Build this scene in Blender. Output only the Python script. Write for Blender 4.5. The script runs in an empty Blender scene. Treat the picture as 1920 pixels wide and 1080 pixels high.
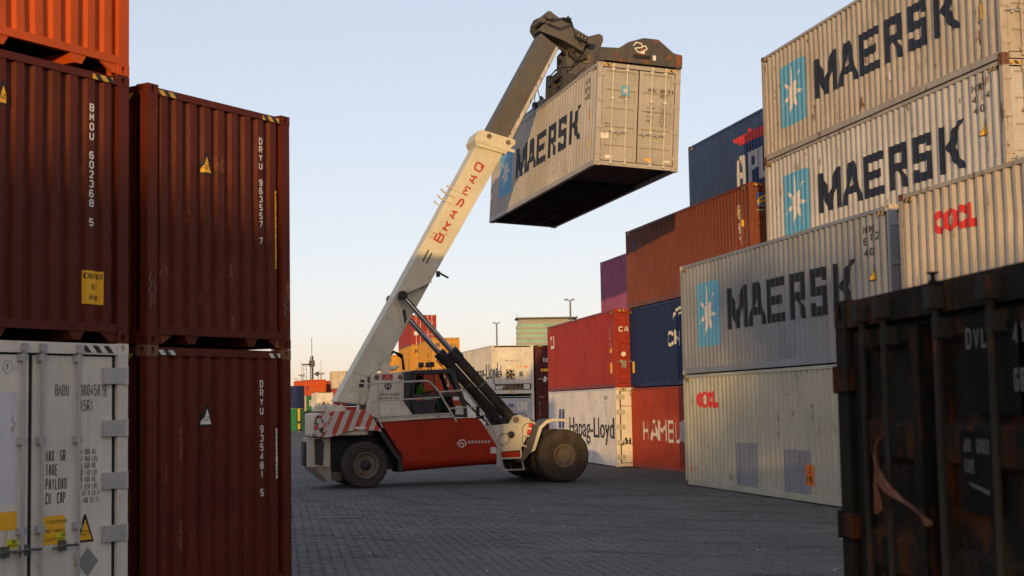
import bpy, bmesh, math, random
from mathutils import Vector, Matrix
random.seed(7)
R = math.radians
scene = bpy.context.scene
COL = scene.collection

# ------------------------------------------------------------------ camera
cam_d = bpy.data.cameras.new('camera'); cam = bpy.data.objects.new('camera', cam_d); COL.objects.link(cam)
cam_d.sensor_fit = 'HORIZONTAL'; cam_d.sensor_width = 36.0; cam_d.lens = 36.0 * 2750.7 / 1920
cam_d.clip_start = 0.05; cam_d.clip_end = 6000
PITCH, ROLL = 0.0803, -0.0182
fw = Vector((0, math.cos(PITCH), math.sin(PITCH))); up0 = Vector((0, -math.sin(PITCH), math.cos(PITCH))); rt0 = Vector((1, 0, 0))
rt = math.cos(ROLL) * rt0 + math.sin(ROLL) * up0; up = -math.sin(ROLL) * rt0 + math.cos(ROLL) * up0
m3 = Matrix((rt, up, -fw)).transposed()
cam.matrix_world = Matrix.Translation((0, 0, 2.157)) @ m3.to_4x4()
cam_d.dof.use_dof = True; cam_d.dof.focus_distance = 42.0; cam_d.dof.aperture_fstop = 4.5
scene.camera = cam

# ------------------------------------------------------------------ light
TO_SUN = Vector((-0.0974, -0.9926, 0.0719)).normalized()
SUN_EL = math.asin(TO_SUN.z)
world = bpy.data.worlds.new('World'); scene.world = world; world.use_nodes = True
wn = world.node_tree.nodes; wl = world.node_tree.links
bg = wn['Background']
sky = wn.new('ShaderNodeTexSky'); sky.sky_type = 'NISHITA'; sky.sun_disc = False
sky.sun_elevation = SUN_EL; sky.sun_rotation = math.atan2(TO_SUN.x, TO_SUN.y)
sky.altitude = 0; sky.air_density = 0.7; sky.dust_density = 1.0; sky.ozone_density = 3.0
# camera-like response for the whole sky: one gamma and one white balance gain
STR = 0.15
pre = wn.new('ShaderNodeVectorMath'); pre.operation = 'MULTIPLY'; pre.inputs[1].default_value = (STR, STR, STR)
gam = wn.new('ShaderNodeGamma'); gam.inputs['Gamma'].default_value = 0.45
gain = wn.new('ShaderNodeVectorMath'); gain.operation = 'MULTIPLY'; gain.inputs[1].default_value = (1.98 / STR, 1.44 / STR, 1.24 / STR)
wl.new(sky.outputs[0], pre.inputs[0]); wl.new(pre.outputs[0], gam.inputs[0]); wl.new(gam.outputs[0], gain.inputs[0])
wl.new(gain.outputs[0], bg.inputs[0]); bg.inputs[1].default_value = STR
sun_d = bpy.data.lights.new('sun', 'SUN'); sun = bpy.data.objects.new('sun', sun_d); COL.objects.link(sun)
sun_d.energy = 3.3; sun_d.angle = R(0.5); sun_d.color = (1.0, 0.60, 0.20)
sun.rotation_euler = TO_SUN.to_track_quat('Z', 'Y').to_euler(); sun.location = (0, -30, 40)
scene.view_settings.view_transform = 'Standard'; scene.view_settings.look = 'None'
scene.view_settings.gamma = 1.0; scene.view_settings.use_curve_mapping = False
scene.view_settings.exposure = 0.0

# ------------------------------------------------------------------ materials
def newmat(name):
    m = bpy.data.materials.new(name); m.use_nodes = True
    nt = m.node_tree; b = nt.nodes['Principled BSDF']
    return m, nt, b
def node(nt, t, **kw):
    n = nt.nodes.new(t)
    for k, v in kw.items(): setattr(n, k, v)
    return n
def coords(nt, scale=(1, 1, 1), randomize=True):
    tc = node(nt, 'ShaderNodeTexCoord'); mp = node(nt, 'ShaderNodeMapping')
    mp.inputs['Scale'].default_value = scale
    if randomize:
        oi = node(nt, 'ShaderNodeObjectInfo'); mu = node(nt, 'ShaderNodeMath', operation='MULTIPLY'); mu.inputs[1].default_value = 97.0
        nt.links.new(oi.outputs['Random'], mu.inputs[0])
        va = node(nt, 'ShaderNodeVectorMath', operation='ADD')
        nt.links.new(tc.outputs['Object'], va.inputs[0]); nt.links.new(mu.outputs[0], va.inputs[1])
        nt.links.new(va.outputs[0], mp.inputs['Vector'])
    else:
        nt.links.new(tc.outputs['Object'], mp.inputs['Vector'])
    return mp.outputs[0]
def noise(nt, vec, scale, detail=4, rough=0.55):
    n = node(nt, 'ShaderNodeTexNoise'); n.inputs['Scale'].default_value = scale
    n.inputs['Detail'].default_value = detail; n.inputs['Roughness'].default_value = rough
    nt.links.new(vec, n.inputs['Vector']); return n.outputs['Fac']
def ramp(nt, fac, a, b, va=0.0, vb=1.0):
    n = node(nt, 'ShaderNodeMapRange'); n.inputs[1].default_value = a; n.inputs[2].default_value = b
    n.inputs[3].default_value = va; n.inputs[4].default_value = vb; n.clamp = True
    nt.links.new(fac, n.inputs[0]); return n.outputs[0]
def mix(nt, fac, a, b, blend='MIX'):
    n = node(nt, 'ShaderNodeMix', data_type='RGBA', blend_type=blend)
    for s, v in ((n.inputs[0], fac), (n.inputs[6], a), (n.inputs[7], b)):
        if hasattr(v, 'is_linked') or hasattr(v, 'links'): nt.links.new(v, s)
        elif isinstance(v, (int, float)): s.default_value = v
        else: s.default_value = (v[0], v[1], v[2], 1)
    return n.outputs[2]
def bump(nt, b, h, dist=0.01, strength=0.5):
    n = node(nt, 'ShaderNodeBump'); n.inputs['Distance'].default_value = dist; n.inputs['Strength'].default_value = strength
    nt.links.new(h, n.inputs['Height']); nt.links.new(n.outputs[0], b.inputs['Normal'])
_mc = {}
def paint(name, rgb, rust=0.15, dirt=0.25, rough=0.5, tint=0.12, rustcol=(0.11, 0.035, 0.012), streak=1.0, fine=1.0):
    if name in _mc: return _mc[name]
    m, nt, b = newmat(name)
    v = coords(nt)
    big = noise(nt, v, 0.9, 3)
    c = mix(nt, ramp(nt, big, 0.3, 0.7), [x * (1 - tint) for x in rgb], [min(1, x * (1 + tint)) for x in rgb])
    vs = coords(nt, (7 * fine, 7 * fine, 0.35))
    st = noise(nt, vs, 1.0, 5, 0.6)
    dc = [x * 0.45 + 0.008 for x in rgb]
    c = mix(nt, ramp(nt, st, 0.48, 0.75, 0, dirt * streak), c, dc)
    sp = noise(nt, v, 3.2 * fine, 10, 0.68)
    c = mix(nt, ramp(nt, sp, 0.5, 0.8, 0, dirt), c, [x * 0.5 + 0.006 for x in rgb])
    if rust > 0:
        ra = noise(nt, v, 2.2 * fine, 9, 0.7); rb = noise(nt, coords(nt, (5 * fine, 5 * fine, 0.7)), 1.3, 7, 0.7)
        mu = node(nt, 'ShaderNodeMath', operation='MULTIPLY'); nt.links.new(ra, mu.inputs[0]); nt.links.new(rb, mu.inputs[1])
        f = ramp(nt, mu.outputs[0], 0.365 - 0.125 * rust, 0.41 - 0.115 * rust, 0, min(1, 0.55 + rust))
        rn = noise(nt, v, 14, 4)
        rc = mix(nt, rn, [x * 0.5 for x in rustcol], [x * 1.7 for x in rustcol])
        c = mix(nt, f, c, rc)
    nt.links.new(c, b.inputs['Base Color'])
    nt.links.new(ramp(nt, sp, 0.3, 0.75, rough - 0.06, min(1, rough + 0.2)), b.inputs['Roughness'])
    b.inputs['Specular IOR Level'].default_value = 0.2
    bump(nt, b, noise(nt, v, 5 * fine, 6, 0.6), 0.012, 0.35)
    _mc[name] = m; return m
def plain(name, rgb, rough=0.6, metal=0.0, var=0.15, scale=6.0, spec=0.4):
    if name in _mc: return _mc[name]
    m, nt, b = newmat(name); v = coords(nt)
    n = noise(nt, v, scale, 6, 0.6)
    c = mix(nt, ramp(nt, n, 0.3, 0.75), [min(1, x * (1 + var)) for x in rgb], [x * (1 - var) for x in rgb])
    nt.links.new(c, b.inputs['Base Color']); b.inputs['Metallic'].default_value = metal
    nt.links.new(ramp(nt, n, 0.3, 0.7, max(0.05, rough - 0.08), min(1, rough + 0.1)), b.inputs['Roughness'])
    b.inputs['Specular IOR Level'].default_value = spec
    _mc[name] = m; return m
def printed(name, rgb, wear=0.35, rough=0.55):
    """flat print: paint that has flaked off here and there"""
    if name in _mc: return _mc[name]
    m, nt, b = newmat(name); v = coords(nt)
    n = noise(nt, v, 7.0, 9, 0.7)
    c = mix(nt, ramp(nt, n, 0.45, 0.8, 0, wear), rgb, [x * 0.55 + 0.09 for x in rgb])
    nt.links.new(c, b.inputs['Base Color']); b.inputs['Roughness'].default_value = rough
    b.inputs['Specular IOR Level'].default_value = 0.3
    _mc[name] = m; return m
def striped(name, ca, cb, k, ax, thr=0.5, wear=None, third=None):
    """diagonal stripes ca/cb along direction ax with period 1/k in object space"""
    if name in _mc: return _mc[name]
    m, nt, b = newmat(name)
    tc = node(nt, 'ShaderNodeTexCoord')
    dp = node(nt, 'ShaderNodeVectorMath', operation='DOT_PRODUCT'); dp.inputs[1].default_value = [x * k for x in ax]
    nt.links.new(tc.outputs['Object'], dp.inputs[0])
    fr = node(nt, 'ShaderNodeMath', operation='FRACT'); nt.links.new(dp.outputs['Value'], fr.inputs[0])
    gt = node(nt, 'ShaderNodeMath', operation='GREATER_THAN'); gt.inputs[1].default_value = thr; nt.links.new(fr.outputs[0], gt.inputs[0])
    c = mix(nt, gt.outputs[0], ca, cb)
    v = coords(nt, randomize=False)
    n = noise(nt, v, 4.5, 9, 0.7)
    c = mix(nt, ramp(nt, n, 0.5, 0.85, 0, 0.5), c, (0.09, 0.075, 0.06))
    if wear:
        sx = node(nt, 'ShaderNodeSeparateXYZ'); nt.links.new(tc.outputs['Object'], sx.inputs[0])
        g = ramp(nt, sx.outputs[0], wear[0], wear[1], 0.22, -0.16)
        n2 = noise(nt, v, 2.6, 6, 0.6)
        ad = node(nt, 'ShaderNodeMath', operation='ADD'); nt.links.new(g, ad.inputs[0]); nt.links.new(n2, ad.inputs[1])
        c = mix(nt, ramp(nt, ad.outputs[0], 0.60, 0.63), c, ca)
        n3 = noise(nt, coords(nt, (1.2, 1, 0.8), False), 3.4, 6, 0.6)
        ad2 = node(nt, 'ShaderNodeMath', operation='ADD'); nt.links.new(g, ad2.inputs[0]); nt.links.new(n3, ad2.inputs[1])
        c = mix(nt, ramp(nt, ad2.outputs[0], 0.70, 0.73), c, (0.035, 0.018, 0.012))
    nt.links.new(c, b.inputs['Base Color']); b.inputs['Roughness'].default_value = 0.55
    _mc[name] = m; return m

# ------------------------------------------------------------------ mesh helpers
class MB:
    def __init__(s): s.v = []; s.f = []
    def add(s, vs, fs):
        o = len(s.v); s.v += [tuple(p) for p in vs]; s.f += [tuple(o + i for i in f) for f in fs]; return s
    def box(s, x0, x1, y0, y1, z0, z1):
        v = [(x, y, z) for x in (x0, x1) for y in (y0, y1) for z in (z0, z1)]
        return s.add(v, [(0, 1, 3, 2), (4, 6, 7, 5), (0, 4, 5, 1), (2, 3, 7, 6), (0, 2, 6, 4), (1, 5, 7, 3)])
    def prism(s, poly, a0, a1, axis='y'):
        """polygon in the plane across `axis`, extruded a0..a1"""
        n = len(poly)
        def P(p, a): return (p[0], a, p[1]) if axis == 'y' else ((a, p[0], p[1]) if axis == 'x' else (p[0], p[1], a))
        v = [P(p, a0) for p in poly] + [P(p, a1) for p in poly]
        f = [tuple(range(n)), tuple(range(2 * n - 1, n - 1, -1))] + [(i, (i + 1) % n, n + (i + 1) % n, n + i) for i in range(n)]
        return s.add(v, f)
    def tube(s, pts, r, n=8, cap=True):
        pts = [Vector(p) for p in pts]; rings = []
        rs = r if isinstance(r, (list, tuple)) else [r] * len(pts)
        prev = None
        for i, p in enumerate(pts):
            d = (pts[min(i + 1, len(pts) - 1)] - pts[max(i - 1, 0)]).normalized()
            if prev is None:
                a = d.orthogonal().normalized()
            else:
                a = (prev - d * prev.dot(d)).normalized()
            prev = a; b = d.cross(a)
            rings.append([p + (a * math.cos(2 * math.pi * k / n) + b * math.sin(2 * math.pi * k / n)) * rs[i] for k in range(n)])
        v = [q for r_ in rings for q in r_]; f = []
        for i in range(len(pts) - 1):
            for k in range(n):
                f.append((i * n + k, i * n + (k + 1) % n, (i + 1) * n + (k + 1) % n, (i + 1) * n + k))
        if cap: f.append(tuple(reversed(range(n)))); f.append(tuple((len(pts) - 1) * n + k for k in range(n)))
        return s.add(v, f)
    def lathe(s, prof, c, axis=(0, 1, 0), n=32, closed=False):
        """prof: (radius, offset along axis)"""
        ax = Vector(axis).normalized(); a = ax.orthogonal().normalized(); b = ax.cross(a); c = Vector(c)
        v = [c + ax * h + (a * math.cos(2 * math.pi * k / n) + b * math.sin(2 * math.pi * k / n)) * r for r, h in prof for k in range(n)]
        m = len(prof); f = []
        for i in range(m if closed else m - 1):
            j = (i + 1) % m
            for k in range(n): f.append((i * n + k, i * n + (k + 1) % n, j * n + (k + 1) % n, j * n + k))
        if not closed:
            f.append(tuple(reversed(range(n)))); f.append(tuple((m - 1) * n + k for k in range(n)))
        return s.add(v, f)
    def mesh(s, name, mat, smooth=False):
        me = bpy.data.meshes.new(name); me.from_pydata(s.v, [], s.f); me.validate()
        bm = bmesh.new(); bm.from_mesh(me); bmesh.ops.recalc_face_normals(bm, faces=bm.faces); bm.to_mesh(me); bm.free()
        me.materials.append(mat)
        if smooth:
            me.polygons.foreach_set('use_smooth', [True] * len(me.polygons))
            try: me.set_sharp_from_angle(angle=R(40))
            except Exception: pass
        return me
def link(name, me, parent=None, loc=(0, 0, 0), rotz=0.0):
    o = bpy.data.objects.new(name, me); COL.objects.link(o); o.location = loc
    if rotz: o.rotation_euler = (0, 0, rotz)
    if parent: o.parent = parent
    return o
def obj(name, mb, mat, parent=None, smooth=False, bevel=0.0, loc=(0, 0, 0), rotz=0.0):
    o = link(name, mb.mesh(name, mat, smooth), parent, loc, rotz)
    if bevel:
        b = o.modifiers.new('bevel', 'BEVEL'); b.width = bevel; b.segments = 2; b.limit_method = 'ANGLE'; b.angle_limit = R(35)
    return o
def tag(o, label=None, cat=None, group=None, kind=None):
    for k, v in (('label', label), ('category', cat), ('group', group), ('kind', kind)):
        if v: o[k] = v
    return o
def thing(name, loc, rotz, label, cat, group=None):
    o = bpy.data.objects.new(name, None); COL.objects.link(o); o.location = loc; o.rotation_euler = (0, 0, rotz)
    o.empty_display_size = 0.2
    return tag(o, label, cat, group)

# ------------------------------------------------------------------ lettering
SF = {
 'A': [[(0, 0), (1.35, 6), (2.65, 6), (4, 0)], [(.5, 1.9), (3.5, 1.9)]],
 'B': [[(0, 0), (0, 6), (3, 6), (4, 5.2), (4, 3.8), (3.2, 3.1), (0, 3.1)], [(3.2, 3.1), (4, 2.3), (4, .9), (3, 0), (0, 0)]],
 'C': [[(4, 4.8), (3, 6), (1, 6), (0, 5), (0, 1), (1, 0), (3, 0), (4, 1.2)]],
 'D': [[(0, 0), (0, 6), (2.8, 6), (4, 4.8), (4, 1.2), (2.8, 0), (0, 0)]],
 'E': [[(4, 6), (0, 6), (0, 0), (4, 0)], [(0, 3.1), (3.2, 3.1)]], 'F': [[(4, 6), (0, 6), (0, 0)], [(0, 3.1), (3.2, 3.1)]],
 'G': [[(4, 4.8), (3, 6), (1, 6), (0, 5), (0, 1), (1, 0), (3, 0), (4, 1), (4, 2.8), (2.2, 2.8)]],
 'H': [[(0, 0), (0, 6)], [(4, 0), (4, 6)], [(0, 3), (4, 3)]], 'I': [[(2, 0), (2, 6)]], 'J': [[(4, 6), (4, 1), (3, 0), (1, 0), (0, 1.4)]],
 'K': [[(0, 0), (0, 6)], [(4, 6), (0.2, 2.8)], [(1.2, 3.6), (4, 0)]], 'L': [[(0, 6), (0, 0), (4, 0)]],
 'M': [[(0, 0), (0, 6), (2, 2.4), (4, 6), (4, 0)]], 'N': [[(0, 0), (0, 6), (4, 0), (4, 6)]],
 'O': [[(1, 0), (0, 1), (0, 5), (1, 6), (3, 6), (4, 5), (4, 1), (3, 0), (1, 0)]],
 'P': [[(0, 0), (0, 6), (3, 6), (4, 5), (4, 3.6), (3, 2.7), (0, 2.7)]],
 'Q': [[(1, 0), (0, 1), (0, 5), (1, 6), (3, 6), (4, 5), (4, 1), (3, 0), (1, 0)], [(2.4, 1.6), (4.3, -.4)]],
 'R': [[(0, 0), (0, 6), (3, 6), (4, 5), (4, 3.7), (3, 2.8), (0, 2.8)], [(2.2, 2.8), (4, 0)]],
 'S': [[(4, 5), (3, 6), (1, 6), (0, 5), (0, 3.9), (.9, 3.1), (3.1, 3), (4, 2.1), (4, 1), (3, 0), (1, 0), (0, 1)]],
 'T': [[(0, 6), (4, 6)], [(2, 6), (2, 0)]], 'U': [[(0, 6), (0, 1), (1, 0), (3, 0), (4, 1), (4, 6)]],
 'V': [[(0, 6), (2, 0), (4, 6)]], 'W': [[(0, 6), (.8, 0), (2, 4), (3.2, 0), (4, 6)]], 'X': [[(0, 0), (4, 6)], [(0, 6), (4, 0)]],
 'Y': [[(0, 6), (2, 3), (4, 6)], [(2, 3), (2, 0)]], 'Z': [[(0, 6), (4, 6), (0, 0), (4, 0)]],
 '0': [[(1, 0), (0, 1), (0, 5), (1, 6), (3, 6), (4, 5), (4, 1), (3, 0), (1, 0)]], '1': [[(.8, 4.6), (2.2, 6), (2.2, 0)]],
 '2': [[(0, 4.8), (1, 6), (3, 6), (4, 5), (4, 3.8), (0, 0), (4, 0)]],
 '3': [[(0, 5), (1, 6), (3, 6), (4, 5), (4, 4), (3, 3.1), (4, 2.2), (4, 1), (3, 0), (1, 0), (0, 1)]],
 '4': [[(3, 0), (3, 6), (0, 1.8), (4, 1.8)]], '5': [[(4, 6), (0.3, 6), (0, 3.3), (3, 3.5), (4, 2.5), (4, 1), (3, 0), (1, 0), (0, 1)]],
 '6': [[(3.8, 5.2), (3, 6), (1, 6), (0, 5), (0, 1), (1, 0), (3, 0), (4, 1), (4, 2.4), (3, 3.4), (0, 3.2)]],
 '7': [[(0, 6), (4, 6), (1.6, 0)]],
 '8': [[(1, 3.1), (0, 4), (0, 5), (1, 6), (3, 6), (4, 5), (4, 4), (3, 3.1), (1, 3.1), (0, 2.2), (0, 1), (1, 0), (3, 0), (4, 1), (4, 2.2), (3, 3.1)]],
 '9': [[(.2, .8), (1, 0), (3, 0), (4, 1), (4, 5), (3, 6), (1, 6), (0, 5), (0, 3.6), (1, 2.6), (4, 2.8)]],
 '.': [[(1.6, 0), (2.4, 0)]], '-': [[(.6, 3), (3.4, 3)]], "'": [[(2, 6), (2, 4.6)]], '"': [[(1.2, 6), (1.2, 4.6)], [(2.8, 6), (2.8, 4.6)]], ' ': [], '/': [[(0, 0), (4, 6)]],
}
def ribbon(pl, th):
    """one stroke as mitred quads"""
    pts = [Vector((p[0], p[1])) for p in pl]; closed = (pts[0] - pts[-1]).length < 1e-6
    n = len(pts); L_, R_ = [], []
    for i, p in enumerate(pts):
        if closed: a = pts[(i - 1) if i > 0 else n - 2]; b = pts[(i + 1) if i < n - 1 else 1]
        else: a = pts[i - 1] if i > 0 else None; b = pts[i + 1] if i < n - 1 else None
        d1 = (p - a).normalized() if a is not None else None; d2 = (b - p).normalized() if b is not None else None
        if d1 is None: d1 = d2
        if d2 is None: d2 = d1
        n1 = Vector((-d1.y, d1.x)); n2 = Vector((-d2.y, d2.x)); m = n1 + n2
        m = m.normalized() if m.length > 1e-6 else n1
        k = min(1.9, 1.0 / max(0.3, m.dot(n1)))
        L_.append(p + m * (th / 2 * k)); R_.append(p - m * (th / 2 * k))
    return [[L_[i], L_[i + 1], R_[i + 1], R_[i]] for i in range(n - 1)]
def stext(s, x, y, h, w=None, gap=None, th=None, vertical=False, pitch=None, layer=0):
    """stroke lettering -> list of (poly, layer); x,y = lower left (upper left when vertical)"""
    w = w or h * 0.55; gap = gap if gap is not None else w * 0.45; th = th or h * 0.15; out = []
    sx = (w - th) / 4; sy = (h - th) / 6; cx = x
    for i, ch in enumerate(s):
        ox, oy = (x, y - (i + 1) * (pitch or h * 1.25)) if vertical else (cx, y)
        for j, st in enumerate(SF.get(ch, [])):
            for q in ribbon([(ox + th / 2 + px * sx, oy + th / 2 + py * sy) for px, py in st], th): out.append((q, j))
        cx += (w + gap)
    return out
_dg = [None]
def ftext(s, x, y, h, sx=1.0, shear=0.0, bold=0):
    if bold: return [(p, k) for k in range(3) for p, _ in ftext(s, x + (k - 1) * bold, y, h, sx)]
    cu = bpy.data.curves.new('lettering', 'FONT'); cu.body = s; cu.size = 1.0; cu.resolution_u = 3; cu.shear = shear
    o = bpy.data.objects.new('lettering', cu); COL.objects.link(o)
    dg = bpy.context.evaluated_depsgraph_get(); me = bpy.data.meshes.new_from_object(o.evaluated_get(dg))
    k = h / 0.73
    out = [([(x + me.vertices[i].co.x * k * sx, y + me.vertices[i].co.y * k) for i in p.vertices], 0) for p in me.polygons]
    bpy.data.objects.remove(o); bpy.data.curves.remove(cu); bpy.data.meshes.remove(me)
    return out
def rrect(x0, x1, y0, y1, r=0.0, n=4):
    if r <= 0: return [(x0, y0), (x1, y0), (x1, y1), (x0, y1)]
    out = []
    for cx, cy, a in ((x1 - r, y0 + r, -90), (x1 - r, y1 - r, 0), (x0 + r, y1 - r, 90), (x0 + r, y0 + r, 180)):
        for k in range(n + 1):
            t = R(a + 90 * k / n); out.append((cx + r * math.cos(t), cy + r * math.sin(t)))
    return out
def star(cx, cy, r, ri, n=7, rot=90, sx=1.0):
    c = (cx, cy); out = []
    p = [(cx + sx * (r if k % 2 == 0 else ri) * math.cos(R(rot + 180 * k / n)), cy + (r if k % 2 == 0 else ri) * math.sin(R(rot + 180 * k / n))) for k in range(2 * n)]
    for k in range(2 * n): out.append(([c, p[k], p[(k + 1) % (2 * n)]], 0))
    return out
def disc(cx, cy, r, n=16, sx=1.0): return [(cx + sx * r * math.cos(2 * math.pi * k / n), cy + r * math.sin(2 * math.pi * k / n)) for k in range(n)]

# ------------------------------------------------------------------ containers
CW, CL, HC, HS = 2.438, 12.192, 2.896, 2.591
def profile(u0, u1, pitch, depth, wout, fr=(0.26, 0.25, 0.24, 0.25)):
    n = max(1, round((u1 - u0) / pitch)); p = (u1 - u0) / n; pts = []
    for i in range(n):
        a = u0 + i * p
        pts += [(a, wout), (a + fr[0] * p, wout), (a + (fr[0] + fr[1]) * p, wout - depth), (a + (fr[0] + fr[1] + fr[2]) * p, wout - depth)]
    pts.append((u1, wout)); return pts
SIDE = profile(0.16, CL - 0.16, 0.278, 0.042, -0.012, (.26, .22, .30, .22))
SIDE20 = profile(0.16, 6.058 - 0.16, 0.278, 0.036, -0.012)
REEF = profile(0.16, CL - 0.16, 0.135, 0.010, -0.008, (0.4, 0.1, 0.4, 0.1))
ENDP = [(.17, -.066), (.20, -.066), (.222, -.02)] + [(.222 + i * .2335 + d, w) for i in range(8) for d, w in ((.103, -.02), (.124, -.066), (.213, -.066), (.2335, -.02))] + [(2.193, -.02), (2.214, -.066), (CW - .17, -.066)]
FLAT = [(0.0, -0.012), (CL, -0.012)]
DOORF = [(0.0, -0.035), (CW, -0.035)]
def wat(prof, u):
    for (a, wa), (b, wb) in zip(prof, prof[1:]):
        if a <= u <= b: return wa + (wb - wa) * ((u - a) / (b - a) if b > a else 0)
    return prof[0][1] if u < prof[0][0] else prof[-1][1]
def fmap(face, L):
    if face == 'L': return lambda u, w, v: (-w, L - u, v)
    if face == 'N': return lambda u, w, v: (u, -w, v)
    if face == 'R': return lambda u, w, v: (CW + w, u, v)
    return lambda u, w, v: (CW - u, L + w, v)
def corr(face, L, prof, v0, v1, thick=0.0):
    mb = MB(); fm = fmap(face, L); nv = 7; rn = random.Random(len(prof) * 7 + ord(face[0])); H_ = v1 - v0
    dn = [(rn.uniform(prof[0][0], prof[-1][0]), rn.uniform(v0 + .2, v1 - .2), rn.uniform(.25, .7), rn.uniform(.004, .013)) for _ in range(max(4, int(2.2 * (prof[-1][0] - prof[0][0]))))]
    def dent(u, v):
        d = 0.0
        for a, b, r, h in dn:
            q = ((u - a) ** 2 + (v - b) ** 2) / (r * r)
            if q < 4: d += h * math.exp(-2 * q)
        return d * min(1, (v - v0) * 6, (v1 - v) * 6)
    m = len(prof)
    for k in range(nv + 1):
        v = v0 + H_ * k / nv
        mb.v += [fm(u, w - dent(u, v), v) for u, w in prof]
    for k in range(nv):
        for q in range(m - 1): mb.f.append((k * m + q, k * m + q + 1, (k + 1) * m + q + 1, (k + 1) * m + q))
    return mb
def decal(name, polys, mat, parent, face='L', L=CL, prof=SIDE, off=0.004, fm=None):
    """flat print laid on a (corrugated) face: polygons in (u, v), cut where the sheet bends"""
    bm = bmesh.new(); mp = fm or fmap(face, L); lay = {}
    us = []
    for pl, ly in polys:
        vs = [bm.verts.new((p[0], p[1], ly * 0.0012)) for p in pl]; us += [p[0] for p in pl]
        try: bm.faces.new(vs)
        except Exception: pass
    if not us: bm.free(); return None
    bmesh.ops.triangulate(bm, faces=[f for f in bm.faces if len(f.verts) > 4])
    if len(prof) > 2:
        for (a, wa) in prof:
            if min(us) < a < max(us):
                bmesh.ops.bisect_plane(bm, geom=bm.verts[:] + bm.edges[:] + bm.faces[:], plane_co=(a, 0, 0), plane_no=(1, 0, 0))
    for v in bm.verts: v.co = mp(v.co.x, wat(prof, v.co.x) + off + v.co.z, v.co.y)
    me = bpy.data.meshes.new(name); bm.to_mesh(me); bm.free(); me.materials.append(mat)
    return link(name, me, parent)
_cache = {}
def cm(key, fn, mat, smooth=False):
    k = (key, mat.name)
    if k not in _cache: _cache[k] = fn().mesh(key[0], mat, smooth)
    return _cache[k]
def casting_mb():
    mb = MB(); a, b, c = 0.162, 0.178, 0.118
    def holed(P, w, h, hw, hh, dpt):
        cx, cy = w / 2, h / 2; n = 12
        o = []
        for k in range(n):
            t = 2 * math.pi * (k + 0.5) / n; dx, dy = math.cos(t), math.sin(t)
            s = min((w / 2) / abs(dx) if abs(dx) > 1e-6 else 9, (h / 2) / abs(dy) if abs(dy) > 1e-6 else 9)
            o.append((cx + dx * s, cy + dy * s))
        i = [(cx + hw * math.cos(2 * math.pi * (k + 0.5) / n), cy + hh * math.sin(2 * math.pi * (k + 0.5) / n)) for k in range(n)]
        v = [P(p[0], p[1], 0) for p in o] + [P(p[0], p[1], 0) for p in i] + [P(p[0], p[1], dpt) for p in i]
        f = [(k, (k + 1) % n, n + (k + 1) % n, n + k) for k in range(n)] + [(n + k, n + (k + 1) % n, 2 * n + (k + 1) % n, 2 * n + k) for k in range(n)]
        f.append(tuple(2 * n + k for k in range(n)))
        for q in ((0, 0), (w, 0), (w, h), (0, h)):
            j = min(range(n), key=lambda k: (o[k][0] - q[0]) ** 2 + (o[k][1] - q[1]) ** 2)
            cand = sorted(range(n), key=lambda k: (o[k][0] - q[0]) ** 2 + (o[k][1] - q[1]) ** 2)[:2]
            v.append(P(q[0], q[1], 0)); f.append((cand[0], cand[1], len(v) - 1))
        mb.add(v, f)
    holed(lambda x, y, d: (x, d, y), a, c, 0.031, 0.04, 0.03); holed(lambda x, y, d: (x, b - d, y), a, c, 0.031, 0.04, 0.03)
    holed(lambda x, y, d: (d, x, y), b, c, 0.04, 0.04, 0.03); holed(lambda x, y, d: (a - d, x, y), b, c, 0.04, 0.04, 0.03)
    mb.add([(0, 0, 0), (a, 0, 0), (a, b, 0), (0, b, 0)], [(0, 1, 2, 3)]); mb.add([(0, 0, c), (a, 0, c), (a, b, c), (0, b, c)], [(0, 1, 2, 3)])
    return mb
BLACK = plain('black_rubber', (0.012, 0.012, 0.013), 0.75)
IRONG = plain('handle_iron', (0.09, 0.09, 0.088), 0.5, 0.2)
GALV = plain('galvanised_steel', (0.42, 0.42, 0.40), 0.45, 0.3)
TAPE = striped('hazard_tape_paint', (0.62, 0.36, 0.03), (0.012, 0.012, 0.012), 9.0, (0.72, 0.72, 0.7))
TAPEW = striped('hazard_tape_pale', (0.6, 0.57, 0.5), (0.012, 0.012, 0.012), 9.0, (0.72, 0.72, 0.7))
YEL = printed('sticker_yellow', (0.78, 0.42, 0.02), 0.25)
ORANGE = printed('sticker_orange', (0.72, 0.17, 0.02), 0.25)
BLKP = printed('print_black', (0.014, 0.015, 0.018), 0.12)
NAVYP = printed('print_navy', (0.012, 0.018, 0.035), 0.12)
WHTP = printed('print_white', (0.58, 0.56, 0.52), 0.4)
GRYP = printed('print_grey', (0.22, 0.22, 0.21), 0.3)
CYAN = printed('print_sky_blue', (0.10, 0.33, 0.52), 0.3)
REDP = printed('print_red', (0.62, 0.035, 0.025), 0.25)
BLUEP = printed('print_blue', (0.05, 0.07, 0.22), 0.2)
STK = printed('sticker_white', (0.7, 0.68, 0.62), 0.4)

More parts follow.
